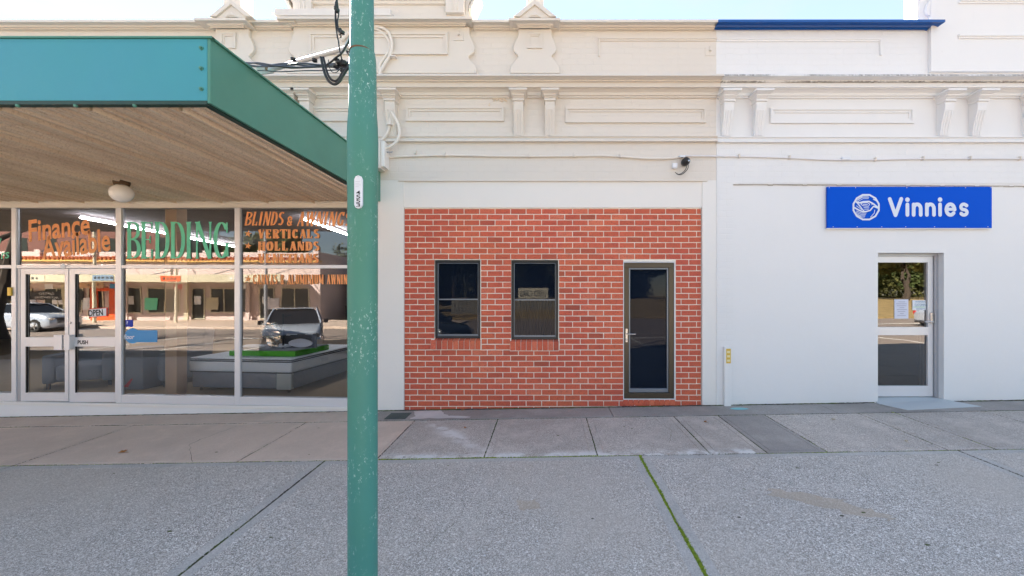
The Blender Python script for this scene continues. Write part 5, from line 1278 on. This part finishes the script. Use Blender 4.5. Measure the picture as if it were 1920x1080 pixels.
for k in range(12): g.box(ox1-.5-k*4.2, ox1-.05-k*4.2, OY-.2, OY+.12, 4.15, 5.1)
g.obj('parapet_pier', opink, ob)
g = G(); g.box(ox0, ox1-1, OY+.01, OY+3.0, 2.62, 2.72); g.box(ox0, ox1-1, OY+2.98, OY+3.04, 2.60, 3.10); g.obj('awning', ocream, ob)
for k in range(15):
    g = G(); g.tube([(ox1-1.5-k*4.2, OY+2.8, 3.1), (ox1-1.5-k*4.2, OY+.05, 3.9)], .03, 6); g.obj('awning_stay', M['alu_grey'], ob)
random.seed(11)
dk = mat('shop_window_dark', (.03,.035,.03), .15); wf_ = mat('shop_frame', (.62,.58,.45), .5)
x = ox1-.8; k = 0
while x > -62:
    wdt = [2.2, 1.1, 3.0, 1.0, 2.4][k % 5]
    g = G(); zb_ = -.15 if wdt < 1.2 else .35
    g.box(x-wdt, x, OY+.005, OY+.03, zb_, 2.25); o = g.obj('window', dk, ob)
    q = G(); q.box(x-wdt, x, OY+.03, OY+.07, zb_, zb_+.07); q.box(x-wdt, x, OY+.03, OY+.07, 2.18, 2.25); n_ = max(1, int(wdt))
    for j in range(n_+1): q.box(x-wdt+j*(wdt-.07)/n_, x-wdt+j*(wdt-.07)/n_+.07, OY+.03, OY+.07, zb_+.07, 2.18)
    q.obj('frame', wf_, o)
    if k % 2: 
        q = G(); q.box(x-wdt*.8, x-wdt*.3, OY+.032, OY+.05, 1.0, 1.6); q.obj('poster', M['sign_white'], o)
    x -= wdt+[.5,.7,.4,.9][k % 4]; k += 1
# orange hair shop front
og = mat('orange_shop_paint', (.75,.10,.012), .5)
hx0, hx1 = MX(168, 29.3), MX(214, 29.3)
g = G(); g.box(hx0, hx0+.45, OY+.08, OY+.2, -.2, 2.6); g.box(hx1-.5, hx1, OY+.08, OY+.2, -.2, 2.6); g.box(hx0+.45, hx1-.5, OY+.08, OY+.2, 2.0, 2.2); g.box(hx0+.45, hx1-.5, OY+.08, OY+.2, -.2, .3); g.obj('orange_shopfront', og, ob)
g = G(); g.box(hx0-.3, hx1+.3, OY+1.2, OY+1.25, 2.22, 2.60); fb_ = g.obj('fascia_board', mat('peach_board', (.70,.45,.28), .6), ob)
def otext(s_, x0, x1, z0, z1, y, m_, par):     # reads correctly from the street, so it is mirrored in the glass
    o = text(s_, 0, 100, 10, 0, m_, None, WALL)
    vs = [v.co.copy() for v in o.data.vertices]; a, b_ = min(v.x for v in vs), max(v.x for v in vs); c, d_ = min(v.z for v in vs), max(v.z for v in vs)
    for v in o.data.vertices: v.co = (x1-(v.co.x-a)/(b_-a)*(x1-x0), y, z0+(v.co.z-c)/(d_-c)*(z1-z0))
    attach(o, par); return o
otext('HAIR', hx0+.9, hx1, 2.30, 2.52, OY+1.26, M['ink'], fb_)
g = G(); g.box(-50, hx0-.6, OY+.08, OY+.14, 1.35, 2.0); db = g.obj('dark_sign', M['ink'], ob)
otext('GIFTED', hx0-4.0, hx0-2.8, 1.72, 1.9, OY+.15, M['sign_white'], db); otext('ACCESSORIES', hx0-4.3, hx0-2.5, 1.45, 1.6, OY+.15, M['sign_white'], db)
for k in range(9):
    x = ox1-3.2-k*4.6
    q = G(); q.box(x-1.3, x, OY+3.045, OY+3.07, 2.66, 3.04); f_ = q.obj('fascia_board', [dk, M['sign_white'], mat('faded_blue_board', (.20,.30,.42), .6), og][(k*7) % 4] if k % 3 else wf_, ob)
    for j in range(3+k % 3):
        q = G(); q.box(x-1.15+j*.25, x-1.02+j*.25, OY+3.072, OY+3.078, 2.78, 2.92); q.obj('lettering', M['ink'] if (k*7) % 4 else M['sign_white'], f_)
    q = G(); q.box(x-2.2, x-1.9, OY+.26, OY+.36, -.2, 2.6); q.obj('pilaster', [opink, ocream][k % 2], ob)
    q = G(); q.box(x-1.8, x-1.2, OY+1.6, OY+1.65, 2.15, 2.5); q.obj('hanging_sign', [M['sign_white'], M['red'], M['sticker_blue']][k % 3], ob)
    q = G(); q.box(x-.8, x+.1, OY+.06, OY+.10, .6, 1.5); q.obj('poster', [M['paper'], ocream, M['mint'], M['sign_white']][k % 4], ob)
# taller brown brick building behind on the left, blue roof shed on the right
b2 = thing('tall_brown_building', (-45, -34, 0), 'taller brown brick building behind the opposite shops', 'building')
g = G(); g.box(-80, MX(331, 46), -46, -34, -.5, 9.6); g.obj('wall', mat('brown_brick', (.17,.075,.06), .9), b2)
for k in range(8):
    g = G(); g.box(-66+k*3.4, -64.6+k*3.4, -34.02, -33.97, 6.6, 8.4); f_ = g.obj('window', dk, b2)
b3 = thing('blue_roof_shed', (-15, -24, 0), 'low shed with dark blue roof beside the opposite shops', 'shed')
g = G(); g.box(ox1+.4, -13.6, -30, -20.5, -.3, 3.0); g.obj('wall', mat('grey_shed_wall', (.28,.30,.31), .7), b3)
g = G(); g.prismx([(-20.2,3.0),(-20.2,3.1),(-25,4.9),(-30,3.1),(-30,3.0)], ox1+.3, -13.4); g.obj('roof', mat('navy_roof', (.02,.05,.13), .5), b3)
for k in range(3):
    bn = thing('wheelie_bin', (0,0,0), ['dark wheelie bin nearest the opposite shops', 'dark wheelie bin in the middle of three', 'dark wheelie bin farthest from the opposite shops'][k], 'bin', 'wheelie bins across the street')
    g = G(); g.prismx([(.25,0),(.3,1.0),(-.3,1.0),(-.25,0)], -.26, .26); g.obj('body', M['ink'], bn, bevel=.02, seg=1)
    g = G(); g.box(-.29,.29,-.33,.36,1.0,1.06); g.obj('lid', M['black'], bn, bevel=.02, seg=1)
    bn.location = (ox1+1.2+k*.8, -19.6, -.2)
# poles across the street
for k, (x, y, h, lab) in enumerate(((MX(330,27), -14.9, 3.6, 'pale steel street pole opposite the bedding window'), (MX(188,27), -14.6, 9, 'thin pale light pole in front of the orange shop'), (MX(505,25), -12.6, 9, 'grey street pole opposite the awning end'))):
    g = G(); g.tube([(x,y,-.3),(x,y,h)], [.10,.07], 10); o = g.obj('street_pole', M['alu_grey'] if k == 2 else wf_, None); tag(o, lab, 'pole')
# used cars sign and fence
uc = thing('used_cars_sign', (MX(1000,40), -28, 1), 'white board reading USED CARS on posts across the road, mirrored in the brick wall window', 'sign')
ux0, ux1, uz0, uz1 = MX(970,40), MX(1028,40), EYE-(560-PY)*40/F, EYE+(PY-541)*40/F
g = G(); g.box(ux0, ux1, -28.05, -28, uz0, uz1); bdd = g.obj('sign_board', mat('cream_board', (.75,.70,.55), .6), uc)
otext('USED CARS', ux0+.2, ux1-.2, uz0+.22, uz1-.25, -27.98, M['ink'], uc)
g = G(); g.box(ux0+.1, ux0+.2, -28.15, -28.06, -.2, uz1); g.box(ux1-.2, ux1-.1, -28.15, -28.06, -.2, uz1); g.obj('post', wf_, uc)
fn = thing('paling_fence', (0, -26, 0), 'weathered paling fence across the road below the used cars sign', 'fence')
fm = mat('grey_paling', (.22,.21,.18), .9); q = G(); q.box(-.16,.16,-.02,.02,0,1.5); pal = q.obj('paling', fm, fn); pal.location = (-9,-25.5,-.1); attach(pal, fn)
for k in range(1, 46):
    c = pal.copy(); COL.objects.link(c); c.location.x = pal.location.x+k*.36; c.location.z = pal.location.z+random.gauss(0,.02)

# ------------------------------------------------------------------ trees
lm = mat('leaves', (.07,.09,.02), .8)
link(lm, ramp(lm, N(lm, 'ShaderNodeObjectInfo').outputs['Random'], [(0,(.05,.075,.018)),(1,(.10,.10,.022))]), bsdf(lm).inputs['Base Color'])
bsdf(lm).inputs['Subsurface Weight'].default_value = 0
bk = mat('bark', (.055,.042,.032), .95)
def crown_mesh(n, cl, size, seed, flat=1.0):
    rnd = random.Random(seed); v = []; f = []
    centers = []
    for _ in range(cl):
        a = rnd.uniform(0, 6.283); r = rnd.random()**.5; h = rnd.uniform(-.5, .75)
        centers.append((r*math.cos(a)*(1-.5*max(0,h)), r*math.sin(a)*(1-.5*max(0,h)), h*flat, rnd.uniform(.14,.32)))
    for i in range(n):
        c = rnd.choice(centers); d = Vector((rnd.gauss(0,1), rnd.gauss(0,1), rnd.gauss(0,1))).normalized()*c[3]*rnd.random()**.4
        p = Vector(c[:3])+d; u = Vector((rnd.gauss(0,1), rnd.gauss(0,1), rnd.gauss(0,1))).normalized(); w_ = u.orthogonal().normalized(); s_ = size*rnd.uniform(.6,1.4)
        k = len(v); v += [tuple(p-u*s_-w_*s_*.4), tuple(p+u*s_-w_*s_*.4), tuple(p+w_*s_)]; f.append((k,k+1,k+2))
    me = bpy.data.meshes.new('crown'); me.from_pydata(v, [], f); me.materials.append(lm); me.update(); return me
crowns = [crown_mesh(9000, 42, .045, s_, .8) for s_ in (1,2,3)]
def limbs(g, x, y, z, h, r, fork=.45, seed=0, depth=3, thin=.58):
    rnd = random.Random(seed)
    def br(p, d, L_, r, k):
        q = p+d*L_*.5+Vector((rnd.gauss(0,.05)*L_, rnd.gauss(0,.05)*L_, 0)); e = p+d*L_
        g.tube([p, q, e], [r, r*.82, r*.62], 7 if k > 1 else 4)
        if k:
            for j in range(2 if k > 1 else 3):
                nd = (d+Vector((rnd.gauss(0,.55), rnd.gauss(0,.55), rnd.uniform(-.05,.4)))).normalized()
                br(e-d*L_*.06, nd, L_*rnd.uniform(.6,.82), r*thin, k-1)
    br(Vector((x,y,z)), Vector((0,0,1)), h*fork, r, depth)
def tree(x, y, z, h, rad, lab, seed, r=.28, fork=.3, group='trees across the street', low=.58):
    t = thing('tree', (x,y,z), lab, 'tree', group)
    g = G(); limbs(g, x, y, z-.1, h, r, fork, seed, 3); g.obj('trunk', bk, t, smooth=True)
    o = bpy.data.objects.new('crown', crowns[seed % 3]); COL.objects.link(o); o.location = (x, y, z+h*low); o.scale = (rad, rad, h*.46); o.rotation_euler = (0,0,seed*1.3); attach(o, t)
    return t
tree(MX(1703,45), -33, 1.1, 9.5, 6.5, 'spreading tree with forked trunk on the dry grass, mirrored in the right hand glass door', 1, .42, .20, low=.56)
tree(MX(1640,60), -50, 1.4, 10, 6, 'dense bushy tree behind the forked tree to its left', 2, low=.36); tree(MX(1790,62), -50, 1.4, 10, 7, 'dense bushy tree behind the forked tree to its right', 4, low=.36)
for k, (px, d, h) in enumerate(((1660,85,9),(1700,90,8),(1745,85,9),(1600,80,9))): tree(MX(px,d), 12-d, 2, h, 6.5, 'distant park tree number %s along the far edge of the grass' % ['one from the left','two from the left','three from the left','nearest the road'][k], k+5, low=.36)
for k, (px, d, h) in enumerate(((800,52,13),(850,48,12),(900,55,14),(960,50,13),(1020,55,14),(1080,50,12),(1150,52,13),(1210,55,12),(740,56,11))):
    tree(MX(px,d), 12-d, .4, h, 4.2, ['tall dark tree left of the fence','slim tall tree behind the left part of the fence','tallest dark tree behind the fence','dark tree just left of the used cars sign','dark tree behind the used cars sign','dark tree right of the used cars sign','bushy tree opposite the brick wall door','round tree opposite the right cream pier','low tree beside the blue roof shed'][k], k+12, .2, .3)
tree(MX(520,48), -36, 0, 10.5, 4.5, 'dark spreading pine rising behind the opposite shops', 23, .3)
for k, (x, y) in enumerate(((-17.0, -.2), (-26, .0), (-21.5, -.4))):
    t = thing('tree', (x,y,-.1), ['bare street tree with thin branches left of the awning', 'bare street tree farthest left along the kerb', 'bare street tree between the other two along the kerb'][k], 'tree', 'bare street trees along the near kerb')
    g = G(); limbs(g, x, y, -.15, 9.0, .20, .27, 40+k, 6, .70); g.obj('trunk', bk, t)

g = G(); rnd = random.Random(5)
for i in range(45000):
    x = rnd.uniform(-32, 16); y = rnd.uniform(-52, -46); z = .2+11*rnd.random()**1.1*(.8+.2*math.sin(x*.9)); s_ = rnd.uniform(.12, .3)
    u = Vector((rnd.gauss(0,1), rnd.gauss(0,1), rnd.gauss(0,1))).normalized()*s_; w_ = u.orthogonal()
    g.add([(x-u.x, y-u.y, z-u.z), (x+u.x, y+u.y, z+u.z), (x+w_.x, y+w_.y, z+w_.z)], [(0,1,2)])
for i in range(16000):
    x = rnd.uniform(25, 85); y = rnd.uniform(-62, -56); z = 1.0+4.5*rnd.random()**1.2*(.75+.25*math.sin(x*.7)); s_ = rnd.uniform(.10, .24)
    u = Vector((rnd.gauss(0,1), rnd.gauss(0,1), rnd.gauss(0,1))).normalized()*s_; w_ = u.orthogonal()
    g.add([(x-u.x, y-u.y, z-u.z), (x+u.x, y+u.y, z+u.z), (x+w_.x, y+w_.y, z+w_.z)], [(0,1,2)])
tag(g.obj('woodland', lm), 'dark woodland mass far across the road behind the fence', 'woodland', kind='stuff')

# ------------------------------------------------------------------ parked cars
def make_car(paint, label, group='cars parked in the street'):
    t = thing('parked_car', (0,0,0), label, 'car', group)
    # stations along x (front +): lower z, belt z, half width low, half width belt
    st = [(2.20,.36,.62,.62,.60),(2.12,.24,.80,.80,.74),(1.85,.20,.92,.88,.82),(1.2,.20,1.00,.91,.86),(.75,.20,1.05,.91,.88),(-.6,.20,1.06,.92,.89),(-1.6,.20,1.08,.91,.87),(-2.05,.26,1.05,.86,.80),(-2.20,.40,.90,.70,.66)]
    g = G(); vs = []
    for x, zl, zb_, wl, wb in st:
        zm = (zl+zb_)/2+.05
        ringp = [(-wl*.9,zl),(-wl,zl+.12),(-max(wl,wb)-.01,zm),(-wb,zb_-.06),(-wb+.08,zb_),(wb-.08,zb_),(wb,zb_-.06),(max(wl,wb)+.01,zm),(wl,zl+.12),(wl*.9,zl)]
        vs += [(x, y, z) for y, z in ringp]
    n = 10
    g.add(vs, [(i*n+k, (i+1)*n+k, (i+1)*n+(k+1)%n, i*n+(k+1)%n) for i in range(len(st)-1) for k in range(n)]+[tuple(range(n))[::-1], tuple(range((len(st)-1)*n, len(st)*n))])
    g.obj('body', paint, t, bevel=.01, seg=1, smooth=True)
    gg = mat('car_glass', (.01,.012,.015), .05) if 'car_glass' not in bpy.data.materials else bpy.data.materials['car_glass']
    cab = [(.95,1.00,.80,.0),(.25,1.50,.64,1),(-1.2,1.54,.64,1),(-1.95,1.06,.76,.0)]
    g = G(); b = [(1.02,1.02,.84),(.22,1.49,.66),(-1.25,1.53,.66),(-2.02,1.05,.80)]
    vs = [(x,-w_,z) for x, z, w_ in b]+[(x,w_,z) for x, z, w_ in b]
    g.add(vs, [(0,3,2,1),(4,5,6,7),(0,1,5,4),(1,2,6,5),(2,3,7,6)]); g.obj('window', gg, t)
    g = G(); g.box(-1.3,.28,-.60,.60,1.515,1.56); 
    for s_ in (-1,1):
        g.tube([(1.02,s_*.83,1.03),(.22,s_*.67,1.52),(-1.25,s_*.67,1.555),(-2.0,s_*.80,1.08)], .035, 6); g.tube([(-.45,s_*.88,1.05),(-.5,s_*.67,1.53)], .03, 6)
    g.obj('roof', paint, t, bevel=.01, seg=1)
    g = G(); g.prism([(0,0)]*3, 0, 0) if False else None
    g = G(); g.box(2.14,2.20,-.55,.55,.46,.74)
    for k in range(6): g.box(2.20,2.215,-.53,.53,.48+k*.045,.495+k*.045)
    for k in range(12): g.box(2.2005,2.213,-.52+k*.094,-.505+k*.094,.475,.735)
    g.obj('grille', M['black'], t)
    for s_ in (-1,1):
        g = G(); g.box(2.02,2.16,min(s_*.56,s_*.80),max(s_*.56,s_*.80),.62,.76); g.obj('headlight', M['chrome'], t, bevel=.03, seg=2)
        g = G(); g.box(.70,.86,min(s_*.90,s_*1.06),max(s_*.90,s_*1.06),1.02,1.16); g.obj('mirror', M['black'], t, bevel=.03, seg=2)
        g = G(); g.box(-2.19,-2.0,min(s_*.60,s_*.80),max(s_*.60,s_*.80),.78,.98); g.obj('tail_light', M['red'], t, bevel=.02, seg=1)
        for x in (1.38,-1.38):
            g = G()
            g.add([],[]); 
            prw = [(.20,-.10),(.33,-.10),(.345,-.06),(.345,.06),(.33,.10),(.20,.10)]
            nn2 = 24; vs = []
            for r_, h_ in prw:
                for k in range(nn2): a = 2*math.pi*k/nn2; vs.append((x+r_*math.cos(a), s_*.82+h_, .345+r_*math.sin(a)))
            g.add(vs, [(i*nn2+k, i*nn2+(k+1)%nn2, (i+1)*nn2+(k+1)%nn2, (i+1)*nn2+k) for i in range(5) for k in range(nn2)]); w1 = g.obj('wheel', M['black'], t, smooth=True)
            g = G()
            for k in range(5):
                a = k*1.2566; g.tube([(x, s_*.90, .345), (x+.21*math.cos(a), s_*.90, .345+.21*math.sin(a))], .03, 5)
            g.obj('rim', M['chrome'], w1)
    return t
pw_ = mat('pale_blue_silver_car_paint', (.50,.56,.66), .22, .3); bsdf(pw_).inputs['Coat Weight'].default_value = 1
pk = mat('charcoal_car_paint', (.03,.035,.045), .2, .3); bsdf(pk).inputs['Coat Weight'].default_value = 1
car1 = make_car(pw_, 'silver blue car with mesh grille, mirrored in the shop window beside the mattress')
car1.location = (MX(552,14.6), -2.6, -.32); car1.rotation_euler = (0,0,R(60))
car2 = make_car(pk, 'dark charcoal car parked at the kerb, mirrored in the left brick wall window'); car2.location = (MX(800,13.5)-.9, -3.0, -.32); car2.rotation_euler = (0,0,R(28))
car3 = copy_tree(car1); car3['label'] = 'pale car parked by the opposite footpath, mirrored in the shop door'; car3.location = (MX(62,22.8), -10.6, -.33); car3.rotation_euler = (0,0,0)
car4 = copy_tree(car1); car4['label'] = 'pale car on the road near the dry grass, mirrored in the right hand glass door'; car4.location = (MX(1800,24.5)+.3, -12.5, -.3); car4.rotation_euler = (0,0,R(0))
